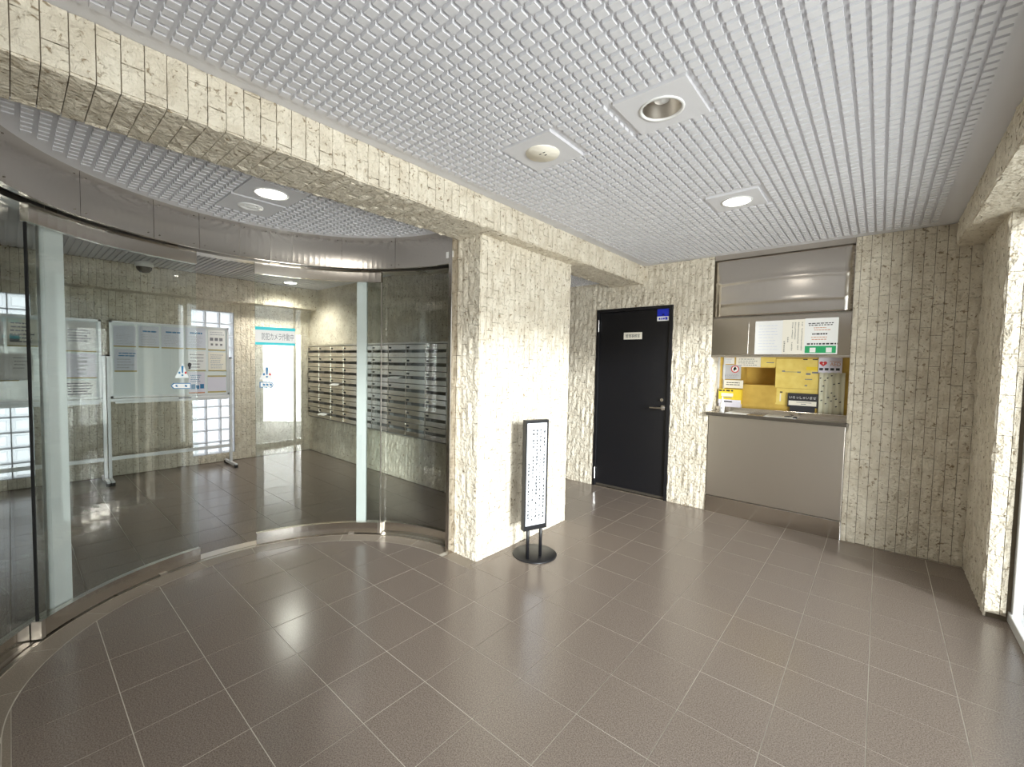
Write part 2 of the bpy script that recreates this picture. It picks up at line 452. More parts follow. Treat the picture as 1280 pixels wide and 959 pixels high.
# floor of the mail hall behind the glass
XF, YM = -6.9, 3.10
hall_floor = struct(box('floor', XF-0.1, -2.2, -1.2, 3.12, -0.14, -0.0085, M_FGROUT2), 'shiny square floor tiles of the mail hall behind the curved glass', 'floor')
for i in range(-14, 3):
    for j in range(-5, 10):
        x0, y0 = G0X+i*GP, G0Y+j*GP; x1, y1 = min(x0+GP, -2.4), min(y0+GP, YM); x0 = max(x0, XF); y0 = max(y0, -1.1)
        if x1-x0 < 0.02 or y1-y0 < 0.02: continue
        if max(math.hypot(x-CX, y-CY) for x in (x0, x1) for y in (y0, y1)) < 1.2: continue
        box('floor_tile', x0+0.0018, x1-0.0018, y0+0.0018, y1-0.0018, -0.014, -0.0055, M_TILE3, hall_floor)

# ------------------------------------------------------------------ back wall (dark door, reception counter)
ZC, ZB, ZL = 2.53, 2.338, 2.40                        # main ceiling, beam underside, lower ceiling
DX0, DX1, DZ = -2.575, -1.675, 2.088                  # dark door with frame
KX0, KX1 = -1.285, -0.195                             # reception niche
mb = MB()
mb.box(-4.7, DX0, YB+0.006, YB+0.25, -0.05, 2.62); mb.box(DX0, DX1, YB+0.006, YB+0.25, DZ, 2.62)
mb.box(DX1, KX0, YB+0.006, YB+0.25, -0.05, 2.62); mb.box(KX1, 0.8, YB+0.006, YB+0.25, -0.05, 2.62)
mb.box(-4.7, 0.8, YB+0.62, YB+0.7, -0.05, 2.62); mb.box(KX0, KX1, YB+0.006, YB+0.25, 2.525, 2.62)
wall_back = struct(mb.build('wall_back', M_GROUT), 'split-face cream stone wall with the dark door and the reception counter', 'wall')
stone(wall_back, (-3.10, YB, 0), (1, 0, 0), (0, 0, 1), (0, -1, 0), XR+3.10, ZC,
      holes=[(DX0+3.10, DX1+3.10, -1, DZ), (KX0+3.10, KX1+3.10, -1, 3)], parts=300, u_off=-(-0.159+3.10) % TP, phase=1.85)
# reveal of the niche on its left side (stone) and plain inner sides
stone(wall_back, (KX0, YB, 1.0), (0, 1, 0), (0, 0, 1), (1, 0, 0), 0.24, 0.56, parts=20, phase=0.1)
box('niche_lining', KX1-0.002, KX1+0.03, YB+0.004, YB+0.60, 0.0, 2.53, M_STEELD, wall_back)
box('niche_lining', KX0-0.03, KX0-0.002, YB+0.02, YB+0.60, 0.0, 2.53, M_STEELD, wall_back)

# ------------------------------------------------------------------ right wall stub, bulkhead above the glazing, entrance glazing
YR = 3.72
mb = MB(); mb.box(XR+0.006, 0.66, YR+0.012, YB+0.02, -0.05, 2.62); mb.box(0.66, 0.72, YR+0.2, YB+0.3, -0.05, 2.62)
wall_right = struct(mb.build('wall_right', M_GROUT), 'short stone wall stub between the counter wall and the glazed entrance', 'wall')
stone(wall_right, (XR, YB, 0), (0, -1, 0), (0, 0, 1), (-1, 0, 0), YB-YR, 2.36, parts=190, phase=0.05)
stone(wall_right, (XR-0.002, YR, 0.03), (1, 0, 0), (0, 0, 1), (0, -1, 0), 0.088, 2.33, parts=40, phase=0.12)
bulk = struct(box('trim_1', 0.391, 0.66, -2.54, YB, 2.366, 2.62, M_GROUT), 'stone-clad bulkhead above the glazed entrance', 'bulkhead')
stone(bulk, (0.385, YB-0.01, 2.36), (0, -1, 0), (0, 0, 1), (-1, 0, 0), 7.0, ZC-2.36, parts=90, phase=0.2)
stone(bulk, (0.385, YB-0.01, 2.36), (0, -1, 0), (1, 0, 0), (0, 0, -1), 7.0, 0.275, parts=140, phase=0.13)
def glazing(name, y0, y1, label):
    e = empty(name, (0.66, (y0+y1)/2, 0), label, 'glazing', kind='structure')
    x0, x1 = 0.635, 0.685
    for a, b in ((y0, y0+0.055), (y1-0.10, y1)): box('window_frame', x0, x1, a, b, 0.0, 2.36, M_ALU, e, 0.004)
    box('window_frame', x0, x1, y0+0.055, y1-0.10, 2.28, 2.36, M_ALU, e)
    box('window_sill', x0-0.012, x1, y0, y1, 0.0, 0.06, M_ALU, e, 0.004)
    box('window_pane', 0.655, 0.663, y0+0.055, y1-0.10, 0.06, 2.28, M_PANE, e)
    box('window_gasket', x0-0.004, x0+0.01, y1-0.002, y1+0.012, 0.0, 2.36, M_RUBBER, e)
glazing('window_1', -0.45, YR+0.07, 'wide white-framed entrance glazing beside the stone wall stub')
struct(box('wall_rear', -2.6, 0.8, -2.7, -2.54, -0.05, 2.62, M_STONE), 'plain stone-coloured wall at the far end of the lobby', 'wall')
struct(box('wall_side', 0.53, 0.72, -2.6, -0.45, -0.05, 2.62, M_STONE), 'stone-coloured wall beyond the far end of the glazing', 'wall')
struct(box('ground', 0.60, 14.0, -14, 16, -0.2, -0.02, M_CONC), 'pale paving outside the glazed entrance', 'ground')

# ------------------------------------------------------------------ pillar walls, beam
def pillar(name, y0, y1, label, parts):
    o = struct(box(name, -2.384, -2.162, y0+0.006, y1-0.006, -0.05, ZB+0.01, M_GROUT), label, 'wall')
    stone(o, (-2.156, y0, 0), (0, 1, 0), (0, 0, 1), (1, 0, 0), y1-y0, ZB, parts=parts, phase=2.078 % TL, step=-0.0615)
    stone(o, (-2.156, y0, 0), (-1, 0, 0), (0, 0, 1), (0, -1, 0), 0.234, ZB, parts=60 if parts else 0, phase=0.06)
    stone(o, (-2.156, y1, 0), (-1, 0, 0), (0, 0, 1), (0, 1, 0), 0.234, ZB, parts=0, phase=0.06)
    return o
pillar('wall_pillar', 2.16, 3.30, 'bright cream split-stone pillar wall between the curved glass and the passage', 230)
pillar('wall_pillar', -1.30, -0.16, 'cream split-stone pillar wall at the near end of the curved glass', 0)
beam = struct(box('trim_2', -2.379, -2.026, -2.54, YB, ZB+0.006, 2.62, M_GROUT), 'long stone-clad ceiling beam running over the pillar wall to the back wall', 'beam')
stone(beam, (-2.02, -0.40-34*TP, ZB), (0, 1, 0), (0, 0, 1), (1, 0, 0), YB+0.40+34*TP, ZC-ZB, parts=170, phase=0.05, u_off=0.015)
stone(beam, (-2.02, -0.40-34*TP, ZB), (0, 1, 0), (-1, 0, 0), (0, 0, -1), YB+0.40+34*TP, 0.365, parts=130, phase=0.0, u_off=0.015)

# ------------------------------------------------------------------ ceilings with raised pads
PAD = bpy.data.meshes.new('ceiling_pad')
pv = [(-.018, -.0175, 0), (.018, -.0175, 0), (.018, .0175, 0), (-.018, .0175, 0), (-.0172, -.0167, -.015), (.0172, -.0167, -.015), (.0172, .0167, -.015), (-.0172, .0167, -.015)]
pf = [(4, 7, 6, 5), (0, 4, 5, 1), (1, 5, 6, 2), (2, 6, 7, 3), (3, 7, 4, 0)]
PAD.from_pydata(pv, [], pf); PAD.materials.append(M_CEIL)
bm = bmesh.new(); bm.from_mesh(PAD)
if bm.faces: bmesh.ops.recalc_face_normals(bm, faces=bm.faces)
bm.to_mesh(PAD); bm.free()
def pads(parent, z, centres, nparts):
    def score(c):
        x, y, w = to_px((c[0], c[1], z)); return (0 if (w > 0.05 and 0 < x < 1280 and 0 < y < 959) else 1, math.dist((c[0], c[1], z), (0, 0, H_EYE)))
    centres = sorted(centres, key=score); mb = MB()
    for k, (x, y) in enumerate(centres):
        if k < nparts:
            o = bpy.data.objects.new('ceiling_pad', PAD); COL.objects.link(o); o.parent = parent; o.location = (x, y, z)
        else: mb.add([(x+a, y+b, z+c) for a, b, c in pv], pf)
    if mb.v: tag(mb.build('ceiling_pads', M_CEIL, parent), kind='stuff')
PL = 0.151
main_plates = [(-0.745, 1.80), (-1.362, 1.797), (-0.755, 3.085)]
low_plates = [(-2.707, 1.0), (-3.035, 1.0)]
def holed(x0, x1, y0, y1, z0, z1, holes, r):
    """slab with round-ish (12-sided) through holes: built as a grid of boxes around square cut-outs"""
    xs = sorted({x0, x1, *[h[0]-r for h in holes], *[h[0]+r for h in holes]}); ys = sorted({y0, y1, *[h[1]-r for h in holes], *[h[1]+r for h in holes]})
    m = MB()
    for a, b in zip(xs, xs[1:]):
        for c, d in zip(ys, ys[1:]):
            mx, my = (a+b)/2, (c+d)/2
            if any(abs(mx-h[0]) < r and abs(my-h[1]) < r for h in holes): continue
            m.box(a, b, c, d, z0, z1)
    return m
ceil_main = struct(holed(-2.03, 0.40, -2.54, YB+0.01, ZC, 2.62, main_plates, 0.09).build('ceiling', M_CEIL), 'pale grey ceiling covered in a grid of small raised square pads', 'ceiling')
cs = []
for i in range(45):
    for m_ in range(-34, 82):
        x, y = -1.901+0.05*i, 0.3005+0.0505*m_
        if x > 0.265 or y > 4.40: continue
        if any(abs(x-a) < PL+0.016 and abs(y-b) < PL+0.016 for a, b in main_plates): continue
        cs.append((x, y))
pads(ceil_main, ZC, cs, 300)
mb = MB(); mb.box(-4.7, -2.385, 3.2, YB, ZL, 2.62)
xs = np.arange(-3.52, -2.37, 0.05)
bay = holed(-3.55, -2.37, -0.12, 2.12, ZL, 2.62, low_plates, 0.08)
mb.v += []; n0 = len(mb.v); mb.add(bay.v, bay.f)
ceil_low = struct(mb.build('ceiling', M_CEIL), 'lower padded ceiling inside the round bay and the side passage', 'ceiling')
cs = []
for i in range(24):
    for m_ in range(-25, 26):
        x, y = -2.43-0.05*i, 1.0+0.0505*(m_+0.5)
        if math.hypot(abs(x-CX)+0.018, abs(y-CY)+0.018) > 1.055: continue
        if any(abs(x-a) < PL+0.016 and abs(y-b) < PL+0.016 for a, b in low_plates): continue
        cs.append((x, y))
for i in range(40):
    for m_ in range(24): cs.append((-2.43-0.05*i, 3.36+0.0485*m_))
pads(ceil_low, ZL, cs, 300)

def downlight(x, y, z, label, lit, kind='lamp', dia=0.17, group=None):
    e = empty('downlight' if kind != 'vent' else 'ceiling_vent', (x, y, z), label, 'light' if kind == 'lamp' else ('vent' if kind == 'vent' else 'cover'), group)
    r = dia/2; zb = z-0.015; n = 40
    # square plate with a round hole
    vs = []; fs = []
    for q in range(n):
        a = 2*math.pi*q/n; c, s = math.cos(a), math.sin(a); k = (PL-0.002)/max(abs(c), abs(s))
        vs += [(x+c*k, y+s*k, zb), (x+r*c, y+r*s, zb), (x+c*k, y+s*k, z+0.001), (x+r*c, y+r*s, z+0.001)]
    for q in range(n):
        a, b = 4*q, 4*((q+1) % n); fs += [(a, b, b+1, a+1), (a, a+2, b+2, b), (a+1, b+1, b+3, a+3)]
    mesh('plate', vs, fs, M_CEIL, e)
    if kind == 'lamp':
        MB().lathe(x, y, [(r+0.006, zb), (r+0.005, zb-0.004), (r-0.004, zb-0.005), (r-0.008, zb+0.002)], 40).build('trim_ring', M_PLAST, e, True)
        MB().lathe(x, y, [(r-0.006, zb), (r*0.86, z+0.045), (r*0.62, z+0.085), (0.0005, z+0.088)], 40).build('reflector', M_STEELB if not lit else M_PLAST, e, True)
        if lit:
            MB().lathe(x, y, [(r-0.008, zb-0.001), (r*0.6, zb-0.006), (0.0005, zb-0.010)], 40).build('lamp_glass', M_LAMP, e, True)
        else:
            MB().lathe(x, y, [(0.0005, z+0.012), (r*0.36, z+0.020), (r*0.46, z+0.05), (r*0.30, z+0.086)], 28).build('bulb', M_PLAST, e, True)
    elif kind == 'cover':
        MB().lathe(x, y, [(r+0.004, zb), (r+0.002, zb-0.006), (0.0005, zb-0.008)], 40).build('cover_disc', M_CREAM, e, True)
        for dx, dy in ((0.012, 0.01), (0.02, -0.016), (-0.006, -0.012)):
            MB().box(x+dx-0.006, x+dx+0.006, y+dy-0.002, y+dy+0.002, zb-0.0095, zb-0.0075).build('marking', M_INK, e)
    else:
        MB().lathe(x, y, [(r+0.008, zb), (r+0.006, zb-0.006), (r-0.012, zb-0.006), (r-0.016, zb+0.01)], 40).build('vent_ring', M_PLAST, e, True)
        MB().lathe(x, y, [(r-0.016, zb+0.008), (r-0.016, z+0.12), (0.0005, z+0.12)], 32).build('vent_throat', M_STEELD, e)
        MB().lathe(x, y, [(r*0.5, zb+0.006), (r*0.42, zb-0.004), (0.0005, zb-0.006)], 32).build('vent_disc', M_PLAST, e, True)
        MB().box(x-0.008, x+0.008, y-r+0.012, y+r-0.012, zb-0.003, zb+0.004).build('vent_bridge', M_PLAST, e)
    if lit:
        l = bpy.data.lights.new('downlight_lamp', 'SPOT'); l.energy = 9; l.spot_size = math.radians(120); l.spot_blend = 0.6; l.shadow_soft_size = 0.06; l.color = (1, 0.93, 0.82)
        o = bpy.data.objects.new('downlight_lamp', l); COL.objects.link(o); o.location = (x, y, zb-0.03)
    return e
downlight(*main_plates[0], ZC, 'unlit recessed downlight with chrome reflector in the padded ceiling', False)
downlight(*main_plates[1], ZC, 'round blank cream cover disc on a square plate in the padded ceiling', False, 'cover', 0.165)
downlight(*main_plates[2], ZC, 'lit recessed downlight in the padded ceiling above the counter side', True)
downlight(*low_plates[0], ZL, 'lit recessed downlight in the lower ceiling of the round bay', True)
downlight(*low_plates[1], ZL, 'small white ring vent with dark slots in the bay ceiling', False, 'vent', 0.125)

# ------------------------------------------------------------------ curved header, sliding doors and fixed glass of the bay
header = empty('trim_3', (CX, CY, 2.17), 'curved brushed-steel door header around the round bay', 'header', kind='structure')
ha = [-90, -66, -42, -21.5, -8.2, 4.2, 14.5, 22, 40, 62, 90]
for a, b in zip(ha, ha[1:]):
    p = arcobj('header_panel', 1.108, 1.122, a+0.07, b-0.07, 2.163, ZL+0.002, M_HEADER, header, 2)
    for aa in (a+1.6, b-1.6):
        for zz in (2.19, 2.372): MB().tube(cpt(1.109, aa, zz), cpt(1.1045, aa, zz), 0.0035, 8).build('screw', M_BRONZE, p)
m = MB(); arc(m, 1.122, 1.166, -90, 90, 2.172, 2.60); arc(m, 1.166, 1.226, -90, 90, 2.30, 2.60); arc(m, 1.226, 1.34, -90, 90, 2.164, 2.60)
m.build('header_core', M_STEELD, header)               # open channel in which the sliding leaves hang
a0, z0 = cyl_px(561, 328, 1.11); a1, z1 = cyl_px(569, 320, 1.11)
tag(arcobj('sticker', 1.1045, 1.107, a0-1.2, a0+2.6, 2.20, 2.245, M_WHITE), 'small white sticker at the pillar end of the steel header', 'sticker')
m = MB(); arc(m, 1.172, 1.30, -90, 90, -0.10, -0.012); arc(m, 1.172, 1.194, -90, 90, -0.012, 0.004); arc(m, 1.206, 1.30, -90, 90, -0.012, 0.004)
track = struct(m.build('trim_4', M_STEELD), 'curved grooved steel floor track under the sliding doors', 'track')
def leaf(name, a0, a1, label, left):
    e = empty(name, cpt(1.2, (a0+a1)/2, 0), label, 'door', kind='structure')
    arcobj('bottom_rail', 1.182, 1.218, a0, a1, 0.012, 0.098, M_STEEL, e)
    arcobj('top_rail', 1.182, 1.218, a0, a1, 2.072, 2.160, M_STEEL, e)
    arcobj('glass_pane', 1.195, 1.205, a0+0.1, a1-0.1, 0.095, 2.075, M_GLASS, e)
    for a in (a0+5, a1-8): arcobj('hanger', 1.196, 1.204, a, a+3, 2.155, 2.302, M_STEEL, e)
    s = a0 if left else a1; d = 1 if left else -1
    arcobj('end_cap', 1.178, 1.222, s-0.25*d, s+0.9*d, 0.010, 0.101, M_STEELB, e)
    arcobj('edge_seal', 1.194, 1.206, s-0.05*d, s+0.24*d, 0.10, 2.07, M_RUBBER if left else M_STEELB, e)
    arcobj('floor_guide', 1.17, 1.182, (a0+a1)/2+10, (a0+a1)/2+12, 0.004, 0.018, M_STEELB, e)
A1L, A1R, A2L, A2R = -51.6, -7.6, 9.7, 54.4
leaf('door_1', A1L, A1R, 'curved sliding glass door leaf with the blue arrow sticker before the whiteboards', True)
leaf('door_2', A2L, A2R, 'curved sliding glass door leaf with the cyan camera notice next to the mailboxes', False)
def fixed(name, a0, a1, post, label):
    e = empty(name, cpt(1.245, (a0+a1)/2, 0), label, 'glass panel', kind='structure')
    arcobj('glass_pane', 1.241, 1.251, a0, a1, 0.085, 2.165, M_GLASS, e)
    arcobj('bottom_rail', 1.226, 1.266, a0, a1, 0.0, 0.090, M_STEEL, e)
    arcobj('end_post', 1.228, 1.268, *post, 0.003, 2.165, M_ALU, e, 1.2)
    return e
fixed('window_5', -90, -40.8, (-45.4, -40.8), 'curved fixed glass panel at the near end of the bay')
fixed('window_6', 44.4, 84.0, (44.4, 47.9), 'curved fixed glass panel between the steel post and the pillar wall')
struct(box('trim_5', -2.428, -2.392, 2.10, 2.27, 0.0, ZL, M_STEEL, None, 0.003), 'upright steel jamb where the curved glass meets the pillar wall', 'jamb')
struct(box('trim_6', -2.428, -2.392, -0.27, -0.10, 0.0, ZL, M_STEEL, None, 0.003), 'upright steel jamb at the near end of the curved glass', 'jamb')

# ------------------------------------------------------------------ mail hall behind the glass
ZH = 2.50
mb = MB()
GB1 = (1.56, 2.052, 0.11, 2.068); GB2 = (-0.336, 0.156, 0.11, 2.068)
def wall_holes(mb, x0, x1, y0, y1, z0, z1, holes):
    ys = sorted({y0, y1, *[h[0] for h in holes], *[h[1] for h in holes]}); zs = sorted({z0, z1, *[h[2] for h in holes], *[h[3] for h in holes]})
    for a, b in zip(ys, ys[1:]):
        for c, d in zip(zs, zs[1:]):
            if any(h[0] < (a+b)/2 < h[1] and h[2] < (c+d)/2 < h[3] for h in holes): continue
            mb.box(x0, x1, a, b, c, d)
wall_holes(mb, XF-0.2, XF-0.006, -1.3, YM+0.2, -0.05, 2.62, [GB1, GB2])
wall_far = struct(mb.build('wall_far', M_GROUT), 'stone wall of the mail hall with two glass-block windows', 'wall')
stone(wall_far, (XF, -1.1, 0), (0, 1, 0), (0, 0, 1), (1, 0, 0), YM+1.1, ZH, holes=[(GB1[0]+1.1, GB1[1]+1.1, GB1[2], GB1[3]), (GB2[0]+1.1, GB2[1]+1.1, GB2[2], GB2[3])], parts=0, phase=0.1)
wall_mail = struct(box('wall_mail', XF-0.2, -2.39, YM+0.006, 3.294, -0.05, 2.62, M_GROUT), 'stone wall of the mail hall carrying the mailbox bank', 'wall')
stone(wall_mail, (XF, YM, 0), (1, 0, 0), (0, 0, 1), (0, -1, 0), 4.45, ZH, parts=0, phase=0.02)
stone(wall_mail, (-2.39, 3.30, 0), (-1, 0, 0), (0, 0, 1), (0, 1, 0), 2.2, ZL, parts=0, phase=0.02)
struct(box('wall_hall', XF-0.2, -2.2, -1.3, -1.1, -0.05, 2.62, M_STONE), 'stone-coloured side wall of the mail hall', 'wall')
struct(box('wall_passage', -4.8, -4.6, 3.2, 4.7, -0.05, 2.62, M_STONE), 'stone-coloured end wall of the side passage', 'wall')
hall_beam = struct(box('trim_7', XF, -6.626, -1.1, YM, 2.206, 2.55, M_GROUT), 'stone-clad beam over the glass-block windows of the mail hall', 'beam')
stone(hall_beam, (-6.62, -1.1, 2.20), (0, 1, 0), (0, 0, 1), (1, 0, 0), YM+1.1, ZH-2.20, parts=0, phase=0.1)
stone(hall_beam, (-6.62, -1.1, 2.20), (0, 1, 0), (-1, 0, 0), (0, 0, -1), YM+1.1, 0.27, parts=0, phase=0.1)
ceil_hall = struct(box('ceiling', XF, -3.2, -1.1, YM, ZH+0.008, 2.62, M_CEIL), 'ribbed pale ceiling of the mail hall', 'ceiling')
mb = MB()
for k in range(84):
    y = -1.08+0.05*k
    xa = -6.6; dd = 1.34**2-(y+0.018-CY)**2; xb = CX-math.sqrt(dd)-0.02 if dd > 0 else -2.45
    mb.box(xa, min(xb, -3.2 if dd <= 0 else xb), y, y+0.036, ZH-0.002, ZH+0.010)
tag(mb.build('ceiling_ribs', M_CEIL, ceil_hall), kind='stuff')
struct(box('roof', XF-0.2, 0.72, -2.7, 5.3, 2.62, 2.8, M_CONC), 'roof slab above the lobby', 'roof')
struct(box('wall_bay', -2.9, -2.39, -1.3, -0.27, 2.17, 2.62, M_STONE), 'stone-coloured wall head beside the bay', 'wall')
for nm, (ya, yb, za, zb), lb in (('window_7', GB1, 'bright glass-block window partly behind the wide whiteboard'), ('window_8', GB2, 'bright glass-block window behind the other whiteboard')):
    e = empty(nm, (XF-0.08, (ya+yb)/2, za), lb, 'window', kind='structure')
    nc, nr = 3, 12; py_, pz = (yb-ya)/nc, (zb-za)/nr; mort = MB()
    for c in range(nc+1): mort.box(XF-0.12, XF-0.012, ya+c*py_-0.005, ya+c*py_+0.005, za, zb)
    for r in range(nr+1): mort.box(XF-0.119, XF-0.013, ya, yb, za+r*pz-0.005, za+r*pz+0.005)
    mort.build('mortar_grid', M_GREYP, e)
    first = None
    for c in range(nc):
        for r in range(nr):
            yc, zc = ya+(c+0.5)*py_, za+(r+0.5)*pz
            if first is None:
                hw, hh = py_/2-0.005, pz/2-0.005; m = MB()
                for sx in (-1, 1):
                    x1 = sx*0.045; x2 = sx*0.036; i1, i2 = hw*0.74, hh*0.74
                    vs = [(x1*0.9, -hw, -hh), (x1*0.9, hw, -hh), (x1*0.9, hw, hh), (x1*0.9, -hw, hh), (x1, -i1, -i2), (x1, i1, -i2), (x1, i1, i2), (x1, -i1, i2), (x2, -i1*.8, -i2*.8), (x2, i1*.8, -i2*.8), (x2, i1*.8, i2*.8), (x2, -i1*.8, i2*.8)]
                    fs = [(q, (q+1) % 4, 4+(q+1) % 4, 4+q) for q in range(4)]+[(4+q, 4+(q+1) % 4, 8+(q+1) % 4, 8+q) for q in range(4)]+[(8, 9, 10, 11)]
                    m.add(vs, fs)
                first = m.build('glass_block', M_BLOCK); first.parent = e; first.matrix_parent_inverse = Matrix.Translation(e.location).inverted(); o = first
            else:
                o = bpy.data.objects.new('glass_block', first.data); COL.objects.link(o); o.parent = e; o.matrix_parent_inverse = Matrix.Translation(e.location).inverted()
            o.location = (XF-0.065, yc, zc)
# security dome
P = hz(180, 328, ZH)
e = empty('dome_camera', (P[0], P[1], ZH), 'small dome security camera on the mail hall ceiling', 'camera')
MB().lathe(P[0], P[1], [(0.0005, ZH), (0.085, ZH), (0.085, ZH-0.045), (0.072, ZH-0.055)], 28).build('housing', M_PLAST, e, True)
MB().lathe(P[0], P[1], [(0.072, ZH-0.05), (0.066, ZH-0.085), (0.04, ZH-0.112), (0.0005, ZH-0.12)], 28).build('dome', M_BLACK, e, True)
for (u, v, lb) in ((363, 353, 'lit round downlight in the ribbed hall ceiling towards the mailbox corner'),):
    x, y = hz(u, v, ZH)[:2]
    e = empty('downlight', (x, y, ZH), lb, 'light')
    MB().lathe(x, y, [(0.09, ZH), (0.09, ZH-0.008), (0.075, ZH-0.010)], 28).build('trim_ring', M_PLAST, e, True)
    MB().lathe(x, y, [(0.076, ZH-0.009), (0.0005, ZH-0.012)], 28).build('lamp_glass', M_LAMP, e, True)
    l = bpy.data.lights.new('hall_lamp', 'SPOT'); l.energy = 45; l.spot_size = math.radians(150); l.spot_blend = 0.7; l.shadow_soft_size = 0.07; l.color = (1, 0.96, 0.86)
    o = bpy.data.objects.new('hall_lamp', l); COL.objects.link(o); o.location = (x, y, ZH-0.04)

# ------------------------------------------------------------------ mailbox bank
MX0, NC, NR, MW, MH, MZ0, MF = -6.72, 11, 7, 0.361, 0.1518, 0.572, 3.0
bank = empty('mailbox_bank', (MX0+NC*MW/2, YM, MZ0), 'wall-mounted bank of steel apartment mailboxes in rows', 'mailboxes')
m = MB(); X1 = MX0+NC*MW; Z1 = MZ0+NR*MH
m.box(MX0-0.012, X1+0.012, YM-0.024, YM-0.013, MZ0-0.012, Z1+0.03); m.box(MX0-0.012, X1+0.012, MF+0.012, YM-0.024, Z1, Z1+0.006)
m.box(MX0-0.012, X1+0.012, MF+0.012, YM-0.024, MZ0-0.012, MZ0); m.box(MX0-0.012, MX0, MF+0.0, YM-0.024, MZ0, Z1); m.box(X1, X1+0.012, MF+0.0, YM-0.024, MZ0, Z1)
for c in range(1, NC): m.box(MX0+c*MW-0.002, MX0+c*MW+0.002, MF+0.012, YM-0.024, MZ0, Z1)
for r in range(1, NR): m.box(MX0, X1, MF+0.013, YM-0.024, MZ0+r*MH-0.002, MZ0+r*MH+0.002)
m.build('body', M_SLOTSHADE, bank)
box('top_cover', MX0-0.016, MX0+NC*MW+0.016, MF-0.004, YM-0.0245, MZ0+NR*MH+0.006, MZ0+NR*MH+0.026, M_STEELD, bank)
dm = MB().bevbox(0.003, MW-0.003, -0.004, 0.014, 0.003, MH*0.38, 0.003).bevbox(0.003, MW-0.003, -0.004, 0.014, MH*0.60, MH-0.003, 0.003)
dm.box(0.003, 0.010, -0.002, 0.012, MH*0.36, MH*0.62).box(MW-0.012, MW-0.003, -0.002, 0.012, MH*0.36, MH*0.62)    # open letter slot between
lm = MB().box(0.018, 0.064, -0.006, -0.003, MH*0.70, MH*0.84)
DME = LME = None
for c in range(NC):
    for r in range(NR):
        L0 = (MX0+c*MW, MF, MZ0+r*MH)
        if DME is None:
            d = dm.build('mailbox_door', M_STEEL); t = lm.build('number_plate', M_INK); DME, LME = d.data, t.data
        else:
            d = bpy.data.objects.new('mailbox_door', DME); t = bpy.data.objects.new('number_plate', LME)
            for q in (d, t): COL.objects.link(q)
        d.parent = bank; d.matrix_parent_inverse = Matrix.Translation(bank.location).inverted(); d.location = L0; t.parent = d
for k, (c, r, lb) in enumerate(((2, 3, 'white letter sticking out of a mailbox slot in the middle row'), (1, 0, 'white letter sticking out of a bottom-row mailbox slot'), (6, 4, 'white leaflet sticking out of a mailbox slot right of the steel post'))):
    x0 = MX0+c*MW+0.05; z0 = MZ0+r*MH+MH*0.44
    prof = ((MF-0.05, z0-0.016), (MF-0.004, z0+0.004), (MF+0.05, z0+0.008)); m = MB()
    m.add([(x0+dx+0.1*(y-MF), y, z+t) for t in (0, 0.004) for y, z in prof for dx in (0, 0.21)],
          [(0, 1, 3, 2), (2, 3, 5, 4), (6, 7, 9, 8), (8, 9, 11, 10), (0, 1, 7, 6), (4, 5, 11, 10), (0, 2, 8, 6), (2, 4, 10, 8), (1, 3, 9, 7), (3, 5, 11, 9)])
    tag(m.build('letter', M_WHITE), lb, 'letter')

